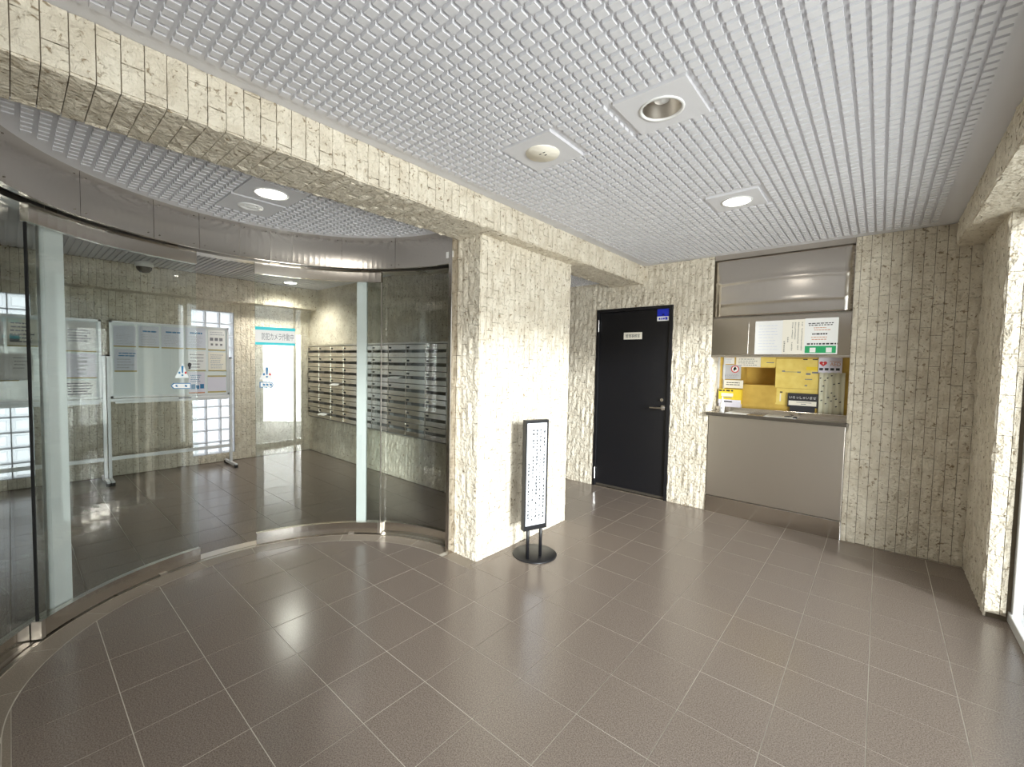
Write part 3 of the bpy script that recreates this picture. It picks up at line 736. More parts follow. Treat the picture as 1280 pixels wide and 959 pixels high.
# ------------------------------------------------------------------ flat printed things: sheets with marks
class Sheet:
    """rectangle on a plane: kind 'y' (faces -y) or 'x' (faces +x); u runs to the viewer's right, v up"""
    def __init__(s, name, kind, at, tl, br, mat, label=None, cat='notice', group=None, th=0.0015, parent=None):
        s.kind = kind; s.at = at; s.th = th
        if kind == 'y':
            a, b = hy(*tl, at), hy(*br, at); s.u0, s.u1 = a[0], b[0]
        else:
            a, b = hx(*tl, at), hx(*br, at); s.u0, s.u1 = a[1], b[1]
        s.v1, s.v0 = a[2], b[2]
        s.o = s.slab(0, 0, 1, 1, 0, th, name, mat, parent)
        if label: tag(s.o, label, cat, group)
    def P(s, u, v, d):
        U = s.u0+(s.u1-s.u0)*u; V = s.v0+(s.v1-s.v0)*v
        return (U, s.at-d, V) if s.kind == 'y' else (s.at+d, U, V)
    def quad(s, mb, u0, v0, u1, v1, d0, d1):
        c = [(u0, v0), (u1, v0), (u1, v1), (u0, v1)]
        return mb.add([s.P(u, v, d0) for u, v in c]+[s.P(u, v, d1) for u, v in c], [(0, 1, 2, 3), (4, 5, 6, 7), (0, 1, 5, 4), (1, 2, 6, 5), (2, 3, 7, 6), (3, 0, 4, 7)])
    def slab(s, u0, v0, u1, v1, d0, d1, name, mat, parent):
        m = MB(); s.quad(m, u0, v0, u1, v1, d0, d1); return m.build(name, mat, parent)
    def marks(s, rects, mat, name='print'):
        m = MB()
        for r in rects: s.quad(m, *r, s.th*0.5, s.th+0.0006)
        return m.build(name, mat, s.o)
    def lines(s, rows, mat, u0=0.1, u1=0.9, v0=0.1, v1=0.9, fill=0.35, seed=1, words=6):
        rnd = random.Random(seed); R = []
        for k in range(rows):
            v = v1-(v1-v0)*(k+0.5)/rows; hgt = (v1-v0)/rows*fill; a = u0+rnd.uniform(0, 0.05); end = u1-rnd.uniform(0, 0.35)*(u1-u0)
            while a < end:
                w = (u1-u0)/words*rnd.uniform(0.4, 1.0); R.append((a, v-hgt/2, min(a+w, end+0.01), v+hgt/2)); a += w+(u1-u0)*0.03
        return s.marks(R, mat)
    def glyphs(s, columns, mat, seed=1, vertical=True, cell=0.8):
        """columns = (u centre, v top, v bottom, count): character-like clusters of strokes, too small to read in the photograph"""
        rnd = random.Random(seed); R = []
        for (uc, vt, vb, n) in columns:
            ch = (vt-vb)/n; asp = abs((s.v1-s.v0)/(s.u1-s.u0)); wu = ch*asp*cell
            for k in range(n):
                if rnd.random() < 0.06: continue
                t = vt-ch*k; b = t-ch*cell
                for q in range(rnd.choice((2, 3, 3))): v = b+(t-b)*(q+0.3)/3; R.append((uc-wu/2*rnd.uniform(.5, 1), v, uc+wu/2*rnd.uniform(.5, 1), v+ch*0.11))
                for q in range(rnd.choice((1, 1, 2))): u = uc+wu*rnd.uniform(-0.4, 0.35); R.append((u, b, u+wu*0.14, t-ch*0.1))
        return s.marks(R, mat, 'lettering')
    def text(s, string, mat, u, v, hgt, d=0.0008, width=None):
        me = text_mesh(string); 
        if me is None: return None
        vs = np.array([q.co[:] for q in me.vertices]); w = vs[:, 0].max()-vs[:, 0].min(); hh = vs[:, 1].max()-vs[:, 1].min()
        H = abs(s.v1-s.v0)*hgt; k = H/hh; kx = k if width is None else abs(s.u1-s.u0)*width/w
        cx, cy = (vs[:, 0].max()+vs[:, 0].min())/2, (vs[:, 1].max()+vs[:, 1].min())/2
        U = s.u0+(s.u1-s.u0)*u; V = s.v0+(s.v1-s.v0)*v
        for q in me.vertices:
            uu = U+(q.co.x-cx)*kx; vv = V+(q.co.y-cy)*k; dd = s.th+d
            q.co = (uu, s.at-dd, vv) if s.kind == 'y' else (s.at+dd, uu, vv)
        return link('lettering', me, mat, s.o)
def text_mesh(string):
    cu = bpy.data.curves.new('text', 'FONT'); cu.body = string; cu.size = 1.0; cu.resolution_u = 3
    o = bpy.data.objects.new('text', cu); COL.objects.link(o)
    dg = bpy.context.evaluated_depsgraph_get(); me = bpy.data.meshes.new_from_object(o.evaluated_get(dg))
    bpy.data.objects.remove(o); bpy.data.curves.remove(cu)
    return me if len(me.vertices) else None

# ------------------------------------------------------------------ whiteboards on stands
XW = -6.60
def whiteboard(y0, label, tray_pen):
    e = empty('whiteboard', (XW, y0+0.58, 0), label, 'whiteboard')
    y1 = y0+1.165; z0, z1 = 0.955, 1.832
    box('panel', XW-0.012, XW+0.006, y0+0.012, y1-0.012, z0+0.012, z1-0.012, M_WB, e)
    for a in ((y0, y1, z1-0.022, z1), (y0, y1, z0, z0+0.022), (y0, y0+0.022, z0, z1), (y1-0.022, y1, z0, z1)): box('frame', XW-0.018, XW+0.014, *a, M_ALU, e)
    box('pen_tray', XW+0.006, XW+0.075, y0+0.03, y1-0.03, z0-0.058, z0-0.044, M_ALU, e); box('tray_lip', XW+0.072, XW+0.078, y0+0.03, y1-0.03, z0-0.058, z0-0.032, M_ALU, e)
    if tray_pen: box('eraser', XW+0.02, XW+0.06, y0+0.62, y0+0.74, z0-0.045, z0-0.018, M_GREYINK, e)
    for y in (y0-0.015, y1+0.015):
        box('post', XW-0.02, XW+0.02, y-0.015, y+0.015, 0.03, 1.43, M_ALU, e, 0.003); box('post_cap', XW-0.021, XW+0.021, y-0.0155, y+0.0155, 1.43, 1.445, M_RUBBER, e)
        f = box('foot', XW-0.22, XW+0.22, y-0.0155, y+0.0155, 0.012, 0.048, M_ALU, e, 0.004)
        for x in (XW-0.20, XW+0.20): box('foot_pad', x-0.025, x+0.025, y-0.0165, y+0.0165, -0.006, 0.03, M_RUBBER, f)
    box('crossbar', XW-0.014, XW+0.014, y0-0.01, y1+0.01, 0.245, 0.285, M_ALU, e); box('rail', XW-0.012, XW+0.012, y0-0.01, y1+0.01, z0-0.04, z0-0.008, M_ALU, e)
whiteboard(0.732, 'wide whiteboard on a white stand with a row of notices, next to the mailbox corner', True)
whiteboard(-0.501, 'whiteboard on a white stand with larger posters, away from the mailboxes', False)
XS = XW+0.0065
def Z4(x, y): return (130+x/7.53, 395+y/7.53)
TOPG, TOPL = 'bluish notices in the top row of the wide whiteboard', 'bluish notice with a dark blue heading in the middle of the top whiteboard row'
for k, (a, b, c, d) in enumerate(((85, 85, 300, 290), (322, 92, 520, 297), (537, 100, 750, 306), (767, 108, 958, 312))):
    lb = ('bluish notice with only faint print, above the lone second-row notice', 'bluish notice with a dark blue heading, next to the faint-print notice in the top row', 'bluish notice with a dark blue heading between two other headed notices', 'bluish notice in the top row right beside the pictogram notice')[k]
    sh = Sheet('notice', 'x', XS, Z4(a, b), Z4(c, d), M_BLUISH, lb, 'notice', TOPG); sh.lines(7, M_FAINT, seed=k, v1=0.62, fill=0.25)
    if k: sh.lines(1, M_BLUE, 0.18, 1.0, 0.68, 0.82, 0.5, seed=k+9, words=3)
    sh.marks([(0, -0.03, 1, 0.03)], M_OLIVE, 'magnet_bar')
sh = Sheet('notice', 'x', XS, Z4(978, 125), Z4(1142, 325), M_WHITE, 'white notice with small pictograms at the top right corner of the whiteboard frame', 'notice'); sh.lines(2, M_FAINT, 0.1, 1, 0.7, 0.92, seed=3)
sh.marks([(0.1+0.27*i, 0.45, 0.3+0.27*i, 0.6) for i in range(3)]+[(0.15+0.27*i, 0.22, 0.28+0.27*i, 0.32) for i in range(3)], M_GREYINK, 'pictogram'); sh.marks([(0, -0.03, 1, 0.03)], M_OLIVE, 'magnet_bar')
sh = Sheet('notice', 'x', XS, Z4(95, 308), Z4(310, 520), M_BLUISH, 'bluish notice hanging alone in the second row near the double posts', 'notice'); sh.lines(4, M_FAINT, seed=21, v1=0.6); sh.lines(2, M_BLUE, 0.15, 1, 0.64, 0.86, 0.4, seed=22, words=3); sh.marks([(0, -0.03, 1, 0.03)], M_OLIVE, 'magnet_bar')
sh = Sheet('notice', 'x', XS, Z4(790, 330), Z4(958, 515), M_WHITE, 'white notice with sparse dark print in the middle of the whiteboard right half', 'notice'); sh.lines(5, M_GREYINK, seed=31, fill=0.25); sh.marks([(0, -0.03, 1, 0.03)], M_OLIVE, 'magnet_bar')
sh = Sheet('notice', 'x', XS, Z4(980, 340), Z4(1150, 515), M_CREAM, 'cream notice with dense grey print beside the whiteboard frame', 'notice'); sh.lines(8, M_FAINT, seed=41, fill=0.4); sh.marks([(0, -0.03, 1, 0.03)], M_OLIVE, 'magnet_bar')
sh = Sheet('notice', 'x', XS, Z4(795, 530), Z4(950, 720), M_LILAC, 'lilac notice with blue print above a rust-coloured magnet bar', 'notice'); sh.lines(4, M_BLUE, seed=51, v0=0.5, fill=0.3); sh.marks([(0.15, 0.18, 0.4, 0.42), (0.45, 0.18, 0.65, 0.36), (0.7, 0.2, 0.95, 0.42)], M_BLUE, 'pictogram'); sh.marks([(0, -0.03, 1, 0.03)], M_ORANGE, 'magnet_bar')
sh = Sheet('notice', 'x', XS, Z4(975, 562), Z4(1150, 712), M_LILAC, 'blank lilac sheet held by two olive magnet bars', 'notice'); sh.marks([(0, -0.04, 1, 0.05), (0, 0.92, 1, 1.01)], M_OLIVE, 'magnet_bar')
def Z3(x, y): return (x/6.393, 370+y/6.393)
sh = Sheet('poster', 'x', XS, Z3(500, 195), Z3(772, 445), M_WHITE, 'white poster with faint figures at the top of the far whiteboard', 'poster'); sh.lines(5, M_FAINT, seed=61, v0=0.3, v1=0.75, fill=0.6, words=4); sh.marks([(0, -0.02, 1, 0.02)], M_OLIVE, 'magnet_bar')
sh = Sheet('poster', 'x', XS, Z3(500, 455), Z3(772, 655), M_LILAC, 'pale lilac poster in the middle row of the far whiteboard', 'poster'); sh.lines(5, M_FAINT, 0.4, 0.75, seed=62, fill=0.5, words=3); sh.marks([(0, -0.02, 1, 0.03)], M_OLIVE, 'magnet_bar')
sh = Sheet('timetable', 'x', XS, Z3(500, 675), Z3(772, 812), M_WHITE, 'white timetable with rows of dark bars at the bottom of the far whiteboard', 'notice'); sh.lines(5, M_GREYINK, seed=63, fill=0.45, words=4, v0=0.15); sh.marks([(0, -0.03, 1, 0.03)], M_OLIVE, 'magnet_bar')
sh = Sheet('poster', 'x', XS, Z3(50, 175), Z3(305, 405), M_CREAM, 'greyish poster with a small picture beside the dark glass edge', 'poster'); sh.lines(6, M_GREYINK, seed=64, fill=0.35, words=4); sh.marks([(0.08, 0.15, 0.4, 0.42)], M_GREYINK, 'picture'); sh.marks([(0, -0.02, 1, 0.03)], M_OLIVE, 'magnet_bar')
sh = Sheet('poster', 'x', XS, Z3(-80, 455), Z3(270, 675), M_WHITE, 'large pale poster with faint handwriting below the picture poster', 'poster'); sh.lines(4, M_GREYINK, 0.5, 0.9, seed=65, v0=0.4, fill=0.18); sh.marks([(0, -0.02, 0.65, 0.02)], M_OLIVE, 'magnet_bar')
sh = Sheet('poster', 'x', XS, Z3(-210, 170), Z3(30, 400), M_WHITE, 'white poster with bold dark print at the outer end of the far whiteboard', 'poster'); sh.lines(4, M_INK, seed=66, fill=0.5, words=3)

# ------------------------------------------------------------------ stickers on the sliding doors
RS = 1.1935
def arc_shape(name, pts, mat, R, parent=None, th=0.0008):
    """polygon given as (pixel x, pixel y), laid on the cylinder R facing the lobby"""
    q = [cyl_px(x, y, R) for x, y in pts]; n = len(q)
    vs = [cpt(R, a, z) for a, z in q]+[cpt(R+th, a, z) for a, z in q]
    return mesh(name, vs, [tuple(range(n)), tuple(range(n, 2*n))[::-1]]+[(i, (i+1) % n, n+(i+1) % n, n+i) for i in range(n)], mat, parent)
def arc_grid(name, px0, py0, px1, py1, mat, R, parent=None):
    a0, z1 = cyl_px(px0, py0, R); a1, z0 = cyl_px(px1, py1, R); return arcobj(name, R, R+0.0008, a0, a1, z0, z1, mat, parent, 1.2), (a0, a1, z0, z1)
sg, (a0, a1, z0, z1) = arc_grid('camera_notice', 318.8, 408, 369, 432.5, M_WHITE, RS)
tag(sg, 'white and cyan security-camera notice stuck on the sliding glass door', 'sticker')
dz = z1-z0
arcobj('stripe', RS-0.0008, RS, a0, a1, z1-dz*0.17, z1, M_CYAN, sg, 1.2); arcobj('stripe', RS-0.0008, RS, a0, a1, z0, z0+dz*0.14, M_CYAN, sg, 1.2)
me = text_mesh('防犯カメラ作動中')
if me:
    vs = np.array([v.co[:] for v in me.vertices]); w = np.ptp(vs[:, 0]); hh = np.ptp(vs[:, 1])
    for v in me.vertices:
        a = a0+(a1-a0)*(0.16+0.80*(v.co.x-vs[:, 0].min())/w); z = z0+dz*(0.28+0.40*(v.co.y-vs[:, 1].min())/hh); v.co = cpt(RS-0.001, a, z)
    link('lettering', me, M_GREYINK, sg)
def warn(x, y, tri, label):
    t = arc_shape('warning_sticker', [(x-9.5, y+10), (x+8, y+10), (x, y-9)], M_WHITE if tri else M_WB, RS); tag(t, label, 'sticker')
    R2 = RS-0.001
    arc_shape('exclamation_bar', [(x-1.4, y-5), (x+1.6, y-5), (x+0.9, y+4), (x-0.7, y+4)], M_BLUE, R2, t)
    arc_shape('exclamation_dot', [(x-1.1, y+5.6), (x+1.2, y+5.6), (x+1.2, y+7.6), (x-1.1, y+7.6)], M_BLUE, R2, t)
    arc_shape('figure', [(x-4.9, y+2.2), (x-2.5, y+2.2), (x-2.5, y+4.8), (x-4.9, y+4.8)], M_BLUE, R2, t)
    arc_shape('figure', [(x+2.9, y+2.2), (x+5.2, y+2.2), (x+5.2, y+4.8), (x+2.9, y+4.8)], M_RED, R2, t)
warn(228, 462.5, False, 'warning triangle sticker with a blue exclamation mark on the door leaf before the whiteboards')
warn(333.6, 464.5, True, 'warning triangle sticker with a blue exclamation mark on the door leaf beside the mailboxes')
def arrow(x0, x1, y, sgn, label):
    h_ = 3.6; tip = 3.2
    def shape(i): 
        a, b = (x0+i*1.2, x1-i*0.9); t = h_-i*0.9
        return [(a+tip, y-t), (b, y-t), (b, y+t), (a+tip, y+t), (a, y)] if sgn < 0 else [(a, y-t), (b-tip, y-t), (b, y), (b-tip, y+t), (a, y+t)]
    o = tag(arc_shape('arrow_sticker', shape(0), M_BLUE, RS), label, 'sticker')
    arc_shape('arrow_field', shape(1), M_WHITE, RS-0.001, o)
    for f in (0.30, 0.52, 0.76):
        c = x0+(x1-x0)*f; s_ = 1.5; arc_shape('marking', [(c-s_, y-s_), (c+s_, y-s_*0.5), (c+s_, y+s_), (c-s_, y+s_*0.6)], M_BLUE, RS-0.002, o)
arrow(213.5, 238.5, 482.5, -1, 'white arrow sticker with blue outline on the door leaf before the whiteboards')
arrow(324.5, 343, 481, 1, 'white arrow sticker with blue outline on the door leaf beside the mailboxes')
e = empty('round_sticker', cpt(RS, 0, 1.3), 'small dark round sticker beside the exclamation sticker', 'sticker')
arc_shape('disc', [(237+2.3*math.cos(k*math.pi/6), 456.3+2.9*math.sin(k*math.pi/6)) for k in range(12)], M_INK, RS, e); arc_shape('tail', [(235.8, 458), (238.2, 458), (238.2, 461.6), (235.8, 461.6)], M_INK, RS-0.001, e)

# ------------------------------------------------------------------ dark door in the back wall
dr = empty('door_3', ((DX0+DX1)/2, YB, 0), 'plain black painted steel door with a small name plate', 'door', kind='structure')
FR = 0.035
for a in ((DX0, DX0+FR, 0.0, DZ), (DX1-FR, DX1, 0.0, DZ)): box('door_frame', a[0], a[1], YB-0.012, YB+0.10, a[2], a[3], M_BLACK, dr, 0.002)
box('door_frame', DX0+FR, DX1-FR, YB-0.012, YB+0.10, DZ-FR, DZ, M_BLACK, dr)
panel = box('door_leaf', DX0+FR+0.003, DX1-FR-0.003, YB+0.012, YB+0.055, 0.008, DZ-FR-0.003, M_BLACK, dr, 0.002)
box('threshold', DX0, DX1, YB-0.006, YB+0.12, -0.01, 0.006, M_STEELD, dr)
box('kick_strip', DX0+FR+0.003, DX1-FR-0.003, YB+0.009, YB+0.013, 0.010, 0.035, M_BRONZE, dr)
for z in (1.90, 0.155): MB().tube((DX0+FR*0.8, YB-0.012, z-0.07), (DX0+FR*0.8, YB-0.012, z+0.07), 0.009, 12).build('hinge', M_CHROME, dr)
hx_, hz_ = -1.752, 0.995
hd = MB().tube((hx_, YB+0.013, hz_), (hx_, YB-0.006, hz_), 0.026, 24).build('handle_rose', M_CHROME, dr)
m = MB().tube((hx_, YB-0.004, hz_), (hx_, YB-0.05, hz_), 0.010, 14); m.tube((hx_+0.008, YB-0.048, hz_), (hx_-0.125, YB-0.048, hz_-0.002), 0.0105, 14); m.build('lever', M_CHROME, dr)
MB().tube((hx_-0.012, YB+0.013, hz_+0.085), (hx_-0.012, YB-0.008, hz_+0.085), 0.018, 20).build('lock_cylinder', M_CHROME, dr)
YD = YB+0.0115
sh = Sheet('name_plate', 'y', YD, (780, 416), (802.5, 424), M_CREAM, 'cream office name plate on the black door', 'sign', th=0.003); sh.text('管理事務室', M_INK, 0.5, 0.5, 0.52, width=0.78)
sh = Sheet('door_sticker', 'y', YD, (822, 386.2), (836.2, 400.8), M_WHITE, 'blue and white sticker on the upper corner of the black door', 'sticker'); sh.marks([(0, 0.36, 1, 1)], M_ROYAL, 'blue_field'); sh.marks([(0.48, 0.42, 0.56, 0.56), (0.43, 0.47, 0.61, 0.51)], M_WHITE, 'emblem')
sh.marks([(0.14, 0.10, 0.28, 0.26), (0.34, 0.10, 0.46, 0.26), (0.50, 0.10, 0.64, 0.26), (0.68, 0.08, 0.88, 0.30)], M_ROYAL, 'lettering')

# ------------------------------------------------------------------ reception counter and shutter housing
ctr = empty('reception_counter', ((KX0+KX1)/2, YB, 0), 'brushed stainless-steel reception counter with a dark-edged worktop', 'counter')
box('front_panel', KX0+0.004, KX1-0.004, YB-0.012, YB+0.02, 0.165, 0.965, M_STEELB, ctr, 0.003)
box('kick_panel', KX0+0.004, KX1-0.004, YB-0.018, YB+0.02, 0.0, 0.160, M_STEEL, ctr, 0.003)
box('countertop', KX0+0.001, KX1-0.003, YB-0.02, YB+0.258, 0.966, 0.996, M_BRONZE, ctr)
box('countertop_nose', KX0-0.012, KX1+0.010, YB-0.055, YB-0.012, 0.966, 0.996, M_BRONZE, ctr, 0.004)
box('countertop_inlay', KX0+0.004, KX1-0.004, YB-0.040, YB+0.258, 0.9962, 0.9985, M_STEELD, ctr)
box('upstand', KX0+0.002, KX1-0.003, YB+0.165, YB+0.256, 0.9962, 1.045, M_STEEL, ctr, 0.003)
box('counter_body', KX0+0.01, KX1-0.01, YB+0.02, YB+0.26, 0.0, 0.966, M_STEELD, ctr)
sht = empty('shutter_housing', ((KX0+KX1)/2, YB, 1.56), 'large stainless-steel shutter housing above the reception counter', 'shutter housing')
def creased(name, x0, x1, z0, z1, y, mat, par):
    """sheet-steel panel with two soft sagging horizontal creases"""
    m = MB(); nx, nz = 16, 40; vs = []
    for j in range(nz+1):
        for i in range(nx+1):
            u, v = i/nx, j/nz; sag = 0.035*(2*u-1)**2; k1 = math.exp(-((v-0.62+sag)/0.035)**2); k2 = math.exp(-((v-0.24+sag*0.6)/0.03)**2)
            vs.append((x0+(x1-x0)*u, y-0.0022*k1-0.0018*k2, z0+(z1-z0)*v))
    fs = [(j*(nx+1)+i, j*(nx+1)+i+1, (j+1)*(nx+1)+i+1, (j+1)*(nx+1)+i) for j in range(nz) for i in range(nx)]
    o = m.add(vs, fs).build(name, mat, par, True); md = o.modifiers.new('thick', 'SOLIDIFY'); md.thickness = 0.004; md.offset = 0
    return o
creased('upper_panel', KX0+0.004, KX1-0.004, 1.935, 2.478, YB+0.012, M_STEEL, sht)
box('lower_panel', KX0+0.004, KX1-0.004, YB+0.010, YB+0.03, 1.560, 1.918, M_STEEL, sht, 0.003)
box('housing_body', KX0+0.004, KX1-0.004, YB+0.05, YB+0.245, 1.562, 2.525, M_STEELD, sht)
box('top_flange', KX0+0.004, KX1-0.004, YB-0.004, YB+0.04, 2.482, ZC, M_STEELB, sht, 0.002)
box('access_plate', KX0+0.03, KX0+0.325, YB+0.0065, YB+0.011, 1.575, 1.868, M_STEEL, sht, 0.002)
box('bottom_lip', KX0+0.004, KX1-0.004, YB-0.006, YB+0.26, 1.545, 1.562, M_STEELD, sht)
# the service window behind the counter: frame, yellow backing, board for the lit part of the recess
YN = YB+0.252
sw = empty('window_9', ((KX0+KX1)/2, YN, 1.05), 'service window of the reception closed with yellow sheets', 'window', kind='structure')
box('window_frame', KX0, KX0+0.02, YN-0.004, YN+0.014, 1.045, 1.56, M_ALU, sw); box('window_frame', KX0+0.055, KX0+0.07, YN-0.002, YN+0.014, 1.045, 1.56, M_ALU, sw)
def N(x, y): return (890+x/11.99, 440+y/11.99)
def Q(x, y): return (960+x/10.66, 440+y/10.66)
YQ = YN+0.0115
oa, ob = hy(*N(440, 232), YQ), hy(*N(955, 505), YQ); OU0, OU1, OZ0, OZ1 = oa[0], ob[0], ob[2], oa[2]
m = MB()
for q in ((KX0, OU0, 1.0, 1.56), (OU1, KX1, 1.0, 1.56), (OU0, OU1, 1.0, OZ0), (OU0, OU1, OZ1, 1.56)): m.box(q[0], q[1], YN+0.012, YN+0.03, q[2], q[3])
m.build('window_backing', M_YCARD, sw)
m = MB(); m.box(OU0-0.02, OU1+0.02, YN+0.28, YN+0.30, OZ0-0.02, OZ1+0.02)
for q in ((OU0-0.02, OU0, OZ0-0.02, OZ1+0.02), (OU1, OU1+0.02, OZ0-0.02, OZ1+0.02), (OU0, OU1, OZ0-0.02, OZ0), (OU0, OU1, OZ1, OZ1+0.02)): m.box(q[0], q[1], YN+0.03, YN+0.28, q[2], q[3])
m.build('window_recess', M_YCARD, sw)
sh = Sheet('lit_recess_board', 'y', YQ, N(445, 505), N(960, 760), M_YCARD, parent=sw, th=0.006)  # forward board for the lit recess back; its top edge draws the shade edge
sh = Sheet('notice', 'y', YQ-0.002, N(365, 78), N(728, 230), M_CREAM, 'cream strip notice with small print at the top of the service window', 'notice'); sh.lines(4, M_GREYINK, seed=71, fill=0.3, words=7)
sh = Sheet('notice', 'y', YQ-0.002, N(732, 82), N(952, 228), M_YELLOW, 'small plain yellow sheet at the top of the service window', 'notice'); sh.marks([(0.4, 0.42, 0.9, 0.5)], M_GREYINK)
sh = Sheet('notice', 'y', YQ-0.002, N(190, 88), N(335, 180), M_WHITE, 'tiny white card in the upper corner of the reception niche', 'card'); sh.lines(3, M_FAINT, seed=72)
sh = Sheet('no_smoking_sign', 'y', YQ-0.002, N(165, 190), N(430, 412), M_GREYP, 'grey card with a red prohibition circle in the reception niche', 'sign', th=0.004)
def ring(sh, uc, vc, ru, rv, w, mat, d):
    m = MB(); n = 28; vs = []; fs = []
    for q in range(n):
        a = 2*math.pi*q/n; c, s = math.cos(a), math.sin(a); vs += [sh.P(uc+ru*c, vc+rv*s, d), sh.P(uc+(ru-w*ru)*c, vc+(rv-w*rv)*s, d)]
    for q in range(n): a, b = 2*q, 2*((q+1) % n); fs.append((a, b, b+1, a+1))
    return m.add(vs, fs).build('print', mat, sh.o)
ring(sh, 0.68, 0.70, 0.20, 0.23, 0.999, M_WHITE, 0.0046); ring(sh, 0.68, 0.70, 0.22, 0.25, 0.22, M_RED, 0.0052)
sh.marks([(0.60, 0.60, 0.68, 0.78), (0.67, 0.66, 0.76, 0.76), (0.64, 0.74, 0.73, 0.84)], M_INK, 'pictogram'); sh.lines(4, M_GREYINK, 0.1, 0.95, 0.05, 0.36, 0.25, seed=73)
sh = Sheet('notice_board', 'y', YQ-0.02, N(185, 418), N(465, 548), M_CREAM, 'cream card with two dark lines standing on the yellow box', 'card', th=0.010); sh.lines(2, M_INK, 0.1, 0.98, 0.3, 0.8, 0.35, seed=74, words=4)
yb = Sheet('yellow_box', 'y', YQ-0.012, N(128, 548), N(452, 782), M_YELLOWB, 'yellow printed box standing at the left end of the countertop', 'box', th=0.06)
def front(sh, rects, mat, name='print'):
    m = MB()
    for r in rects: sh.quad(m, *r, sh.th, sh.th+0.0008)
    return m.build(name, mat, sh.o)
front(yb, [(0.02, 0.84, 0.14, 0.95), (0.18, 0.85, 0.28, 0.94), (0.34, 0.84, 0.50, 0.95), (0.55, 0.85, 0.64, 0.94)], M_INK, 'lettering'); front(yb, [(0.12, 0.50, 0.65, 0.72)], M_CREAM, 'print'); front(yb, [(0.0, 0.0, 1.0, 0.28)], M_LILAC, 'print'); front(yb, [(0.25, 0.10, 0.62, 0.18), (0.15, 0.40, 0.6, 0.46)], M_GREYINK, 'lettering')
base_z = yb.v0
if base_z > 1.045: box('box_foot', yb.u0+0.005, yb.u1-0.005, YQ-0.07, YQ-0.014, 1.0448, base_z+0.002, M_LILAC, yb.o)
# sanitiser bottle
P = hy(902.5, 512, YB+0.06); bx, by = P[0], YB+0.06
bt = empty('spray_bottle', (bx, by, 0.998), 'small white plastic bottle at the left end of the countertop', 'bottle')
MB().lathe(bx, by, [(0.0005, 0.998), (0.021, 0.998), (0.022, 1.06), (0.020, 1.085), (0.010, 1.10), (0.010, 1.104)], 24).build('bottle_body', M_PLAST, bt, True)
MB().lathe(bx, by, [(0.012, 1.102), (0.012, 1.122), (0.007, 1.128), (0.006, 1.152), (0.0005, 1.154)], 20).build('cap', M_WHITE, bt, True)
MB().box(bx-0.004, bx+0.010, by-0.0228, by-0.0215, 1.035, 1.045).build('label_print', M_GREYINK, bt)
# yellow sheets, black welcome sign, AED sign, spotted cloth
sh = Sheet('yellow_sheet', 'y', YQ-0.004, Q(112, 92), Q(680, 500), M_YELLOW, 'large yellow poster with a line drawing in the service window', 'poster', th=0.003)
sh.marks([(0.15, 0.555, 0.22, 0.60), (0.5, 0.53, 0.58, 0.575), (0.22, 0.55, 0.5, 0.565), (0.70, 0.47, 0.80, 0.53), (0.83, 0.52, 0.97, 0.575), (0.68, 0.31, 0.84, 0.335), (0.68, 0.09, 0.74, 0.13)], M_GREYINK, 'drawing'); sh.marks([(0.62, 0.97, 0.72, 1.0), (0.83, 0.97, 0.94, 1.0)], M_INK, 'clip'); sh.marks([(0.70, 0.62, 0.95, 0.74)], M_YELLOWB, 'print')
sh = Sheet('yellow_sheet', 'y', YQ-0.001, Q(105, 480), Q(690, 735), M_YELLOW, 'lower yellow sheet behind the black welcome sign', 'poster', th=0.002); sh.marks([(0.10, 0.72, 0.16, 0.80)], M_INK, 'pin'); sh.marks([(0.10, 0.2, 0.13, 0.68)], M_CREAM, 'print')
sh = Sheet('welcome_sign', 'y', YQ-0.022, Q(268, 545), Q(660, 755), M_INK, 'black welcome sign with white Japanese lettering above a pale strip', 'sign', th=0.012)
m = sh.text('いらっしゃいませ', M_WHITE, 0.5, 0.70, 0.19, width=0.88); front(sh, [(0.04, 0.13, 0.96, 0.46)], M_CREAM, 'pale_strip'); m_ = MB(); sh.quad(m_, 0.45, 0.22, 0.62, 0.27, sh.th, sh.th+0.0014); sh.quad(m_, 0.30, 0.34, 0.8, 0.37, sh.th, sh.th+0.0014); m_.build('print', M_GREYINK, sh.o)
if sh.v0 > 1.045: box('sign_foot', sh.u0+0.02, sh.u1-0.02, YQ-0.036, YQ-0.020, 1.0448, sh.v0+0.004, M_INK, sh.o)
aed = Sheet('aed_sign', 'y', YQ-0.012, Q(680, 75), Q(985, 285), M_LILAC, 'pale sign with a red heart and the letters AED in the reception niche', 'sign', th=0.005)
m = MB(); hp = []
for q in range(40):
    t = 2*math.pi*q/40; hp.append((16*math.sin(t)**3, 13*math.cos(t)-5*math.cos(2*t)-2*math.cos(3*t)-math.cos(4*t)))
vs = [aed.P(0.20+x/32*0.33, 0.60+y/30*0.36, 0.0056) for x, y in hp]; mesh('heart', vs, [tuple(range(40))], M_RED, aed.o)
front(aed, [(0.02+0.235*i+0.02, 0.16, 0.02+0.235*i+0.18, 0.32) for i in range(4)], M_INK, 'marking'); aed.text('AED', M_ORANGE, 0.71, 0.57, 0.24, width=0.44); front(aed, [(0.46, 0.74, 0.94, 0.77)], M_ORANGE, 'print')
m = MB(); m.add([aed.P(0.215, 0.74, 0.0062), aed.P(0.17, 0.58, 0.0062), aed.P(0.205, 0.58, 0.0062), aed.P(0.185, 0.46, 0.0062), aed.P(0.235, 0.63, 0.0062), aed.P(0.20, 0.63, 0.0062)], [(0, 1, 2, 3, 4, 5)]).build('bolt_symbol', M_WHITE, aed.o)
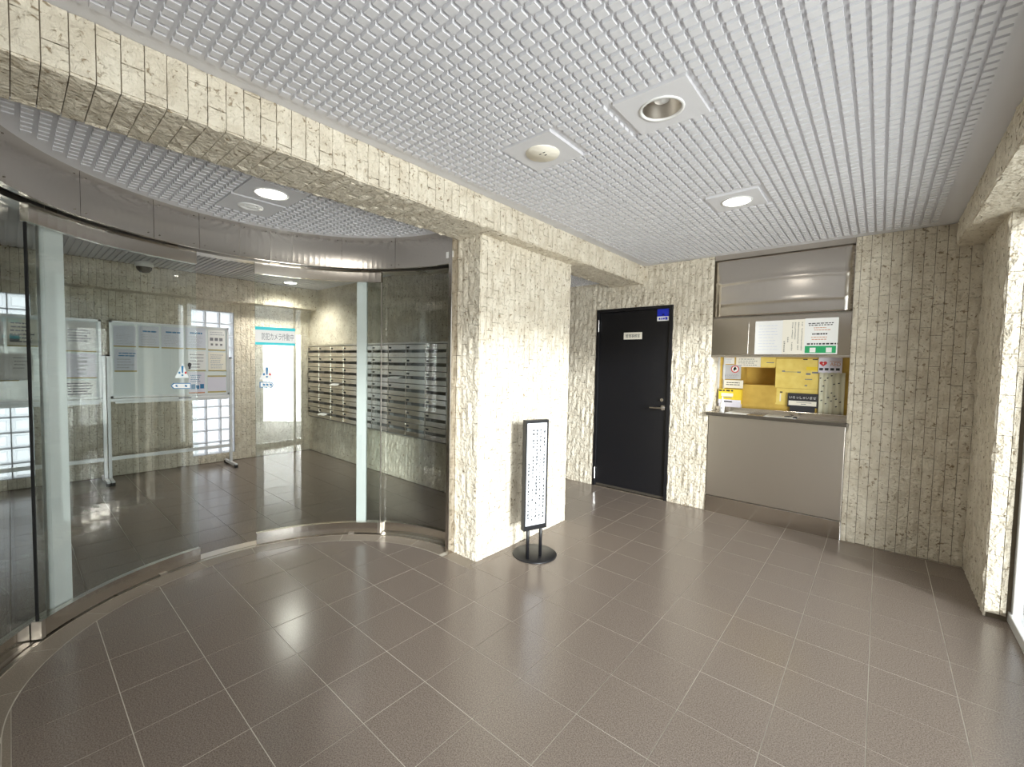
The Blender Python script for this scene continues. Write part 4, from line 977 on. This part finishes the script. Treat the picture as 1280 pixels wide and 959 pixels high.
# hanging cloth, gently folded
c0 = hy(*Q(690, 270), YQ); c1 = hy(*Q(1010, 775), YQ); nx, nz = 24, 6
vs = [(c0[0]+(min(c1[0], KX1-0.004)-c0[0])*i/nx, YQ-0.012-0.010*math.sin(i*1.1+j*0.15), 1.046+(aed.v0+0.004-1.046)*j/nz) for j in range(nz+1) for i in range(nx+1)]
cl = mesh('spotted_cloth', vs, [(j*(nx+1)+i, j*(nx+1)+i+1, (j+1)*(nx+1)+i+1, (j+1)*(nx+1)+i) for j in range(nz) for i in range(nx)], M_CURTAIN, None, True)
md = cl.modifiers.new('thick', 'SOLIDIFY'); md.thickness = 0.002
tag(cl, 'pale cloth with dark spots hanging at the right end of the niche', 'cloth')
for (x, y) in ((700, 350), (850, 318), (795, 350), (760, 378), (880, 432), (945, 420), (735, 455), (715, 525), (845, 548), (885, 590), (905, 632), (840, 655), (710, 645), (960, 672), (765, 690), (905, 732), (800, 610)):
    p = hy(*Q(x, y), YQ-0.024); s_ = 0.009; MB().add([(p[0]-s_, p[1], p[2]-0.002), (p[0], p[1], p[2]-0.006), (p[0]+s_, p[1], p[2]+0.002), (p[0], p[1], p[2]+0.006), (p[0]-s_, p[1]+0.016, p[2]-0.002), (p[0], p[1]+0.016, p[2]-0.006), (p[0]+s_, p[1]+0.016, p[2]+0.002), (p[0], p[1]+0.016, p[2]+0.006)], [(0, 1, 2, 3), (0, 1, 5, 4), (1, 2, 6, 5), (2, 3, 7, 6), (3, 0, 4, 7)]).build('spot', M_INK, cl)
# papers lying on the countertop
def paper(pts, label, name='paper'):
    v = [hz(x, y, 0.9995) for x, y in pts]; v = [(a[0], min(a[1], YB+0.23), 0.9988) for a in v]+[(a[0], min(a[1], YB+0.23), 1.0022) for a in v]; n = len(pts)
    return tag(mesh(name, v, [tuple(range(n)), tuple(range(n, 2*n))]+[(i, (i+1) % n, n+(i+1) % n, n+i) for i in range(n)], M_WHITE), label, 'paper')
def on_top(u0, u1, y0, y1, label, name='paper'):
    return tag(box(name, u0, u1, y0, y1, 0.9985, 1.0018, M_WHITE), label, 'paper')
pa = hy(*Q(100, 795), YB+0.1); pb = hy(*Q(455, 870), YB)
cb = on_top(-0.80, -0.55, YB-0.035, YB+0.155, 'white form with a pen lying on the middle of the countertop', 'form')
cb.rotation_euler = (0, 0, 0)
MB().tube((-0.64, YB+0.02, 1.006), (-0.60, YB+0.13, 1.006), 0.0045, 8).build('pen', M_INK, cb)
MB().box(-0.57, -0.545, YB-0.035, YB+0.03, 1.0018, 1.012).build('clip', M_INK, cb)
on_top(-1.13, -0.95, YB-0.01, YB+0.155, 'white leaflet lying on the left half of the countertop', 'leaflet')
# papers on the lower shutter panel
YP = YB+0.0095
def E5(x, y): return (930+x/9.846, 390+y/9.846)
sh = Sheet('notice', 'y', YP, E5(145, 118), E5(480, 522), M_WHITE, 'plain white notice with very faint print on the steel panel', 'notice'); sh.lines(9, M_BLUISH, seed=81, fill=0.2, words=5)
sh = Sheet('notice', 'y', YP-0.001, E5(482, 100), E5(740, 522), M_CREAM, 'cream notice with vertical dark lettering on the steel panel', 'notice')
sh.glyphs([(0.86, 0.92, 0.10, 20), (0.70, 0.92, 0.12, 18), (0.56, 0.92, 0.42, 11), (0.44, 0.92, 0.10, 19), (0.26, 0.50, 0.34, 3), (0.10, 0.45, 0.06, 7)], M_INK, 5)
sh = Sheet('notice', 'y', YP-0.002, E5(755, 82), E5(1145, 520), M_WHITE, 'white notice with red and black lines and a green foot on the steel panel', 'notice')
sh.lines(2, M_INK, 0.1, 1, 0.78, 0.88, 0.5, seed=82, words=8); sh.lines(2, M_ORANGE, 0.25, 0.8, 0.64, 0.76, 0.35, seed=83, words=6); sh.lines(1, M_INK, 0.2, 0.9, 0.52, 0.60, 0.5, seed=84, words=7); sh.lines(2, M_ORANGE, 0.2, 0.8, 0.38, 0.5, 0.35, seed=85, words=6); sh.lines(1, M_INK, 0.05, 1.0, 0.25, 0.32, 0.6, seed=86, words=9)
sh.marks([(0.03, 0.03, 0.96, 0.23)], M_GREEN, 'green_foot'); front(sh, [(0.18, 0.05, 0.36, 0.18), (0.67, 0.05, 0.84, 0.18)], M_WHITE, 'white_square')

# ------------------------------------------------------------------ floor-standing notice sign
bd = np.array([math.sin(math.radians(20)), math.cos(math.radians(20))]); bn = np.array([bd[1], -bd[0]])   # along the board, its front
pc = np.array([-1.887, 2.492]); cc = np.array([-1.925, 2.553])
sg = empty('floor_sign', (cc[0], cc[1], 0), 'black floor-standing sign with vertical Japanese text on a round base', 'sign')
MB().lathe(cc[0], cc[1], [(0.0005, 0.0), (0.165, 0.0), (0.167, 0.004), (0.160, 0.010), (0.02, 0.014), (0.0005, 0.014)], 56).build('base', M_BLACK, sg, True)
for s in (-1, 1):
    p = pc+bd*0.056*s; MB().tube((p[0], p[1], 0.006), (p[0], p[1], 0.30), 0.0125, 16).build('post', M_BLACK, sg, True)
def along(x):                                          # where the sight column x meets the board's centre line
    d = ray(x, 590); A = np.array([[d[0], -bd[0]], [d[1], -bd[1]]]); q = pc+bn*0.022; return np.linalg.solve(A, q)[1]
w0, w1 = along(656.6), along(684.6); bz0, bz1, TH_ = 0.225, 1.032, 0.045
def bp(u, d, z): q = pc+bd*u+bn*d; return (q[0], q[1], z)
def bslab(name, u0, u1, d0, d1, z0, z1, mat, par):
    v = [bp(u, d, z) for z in (z0, z1) for (u, d) in ((u0, d0), (u1, d0), (u1, d1), (u0, d1))]
    return mesh(name, v, [(0, 3, 2, 1), (4, 5, 6, 7), (0, 1, 5, 4), (1, 2, 6, 5), (2, 3, 7, 6), (3, 0, 4, 7)], mat, par)
fb = 0.022
bslab('board_back', w0, w1, -0.022, 0.012, bz0, bz1, M_BLACK, sg)
for a in ((w0, w0+fb*0.5, bz0, bz1), (w1-fb*0.5, w1, bz0, bz1), (w0+fb*0.5, w1-fb*0.5, bz0, bz0+fb*1.5), (w0+fb*0.5, w1-fb*0.5, bz1-fb, bz1)): bslab('frame', a[0], a[1], 0.012, 0.022, a[2], a[3], M_BLACK, sg)
fc = bslab('sign_face', w0+fb*0.5, w1-fb*0.5, 0.012, 0.0155, bz0+fb*1.5, bz1-fb, M_FACE, sg)
rnd = random.Random(3); m = MB(); ww = w1-w0; n0 = 34
def stroke(u0, u1, z0, z1):
    v = [bp(u, 0.0168, z) for z in (z0, z1) for u in (u0, u1)]; m.add([v[0], v[1], v[3], v[2]], [(0, 1, 2, 3)])
for uc, zt, zb_, n in ((0.84, 0.955, 0.30, 26), (0.67, 0.965, 0.285, 28), (0.51, 0.965, 0.285, 28), (0.35, 0.965, 0.285, 28), (0.17, 0.72, 0.30, 17)):
    ch = (zt-zb_)/n; u = w0+ww*uc
    for k in range(n):
        if rnd.random() < 0.1: continue
        t = zt-ch*k; hw = ch*0.36
        for q in range(rnd.choice((1, 2, 3))): z = t-ch*(0.2+0.22*q); stroke(u-hw*rnd.uniform(.5, 1), u+hw*rnd.uniform(.5, 1), z-0.0024, z+0.0024)
        uu = u+rnd.uniform(-hw*.5, hw*.5); stroke(uu-0.0022, uu+0.0022, t-ch*0.85, t-ch*0.1)
m.build('lettering', M_INK, sg)
bpy.context.view_layer.update()
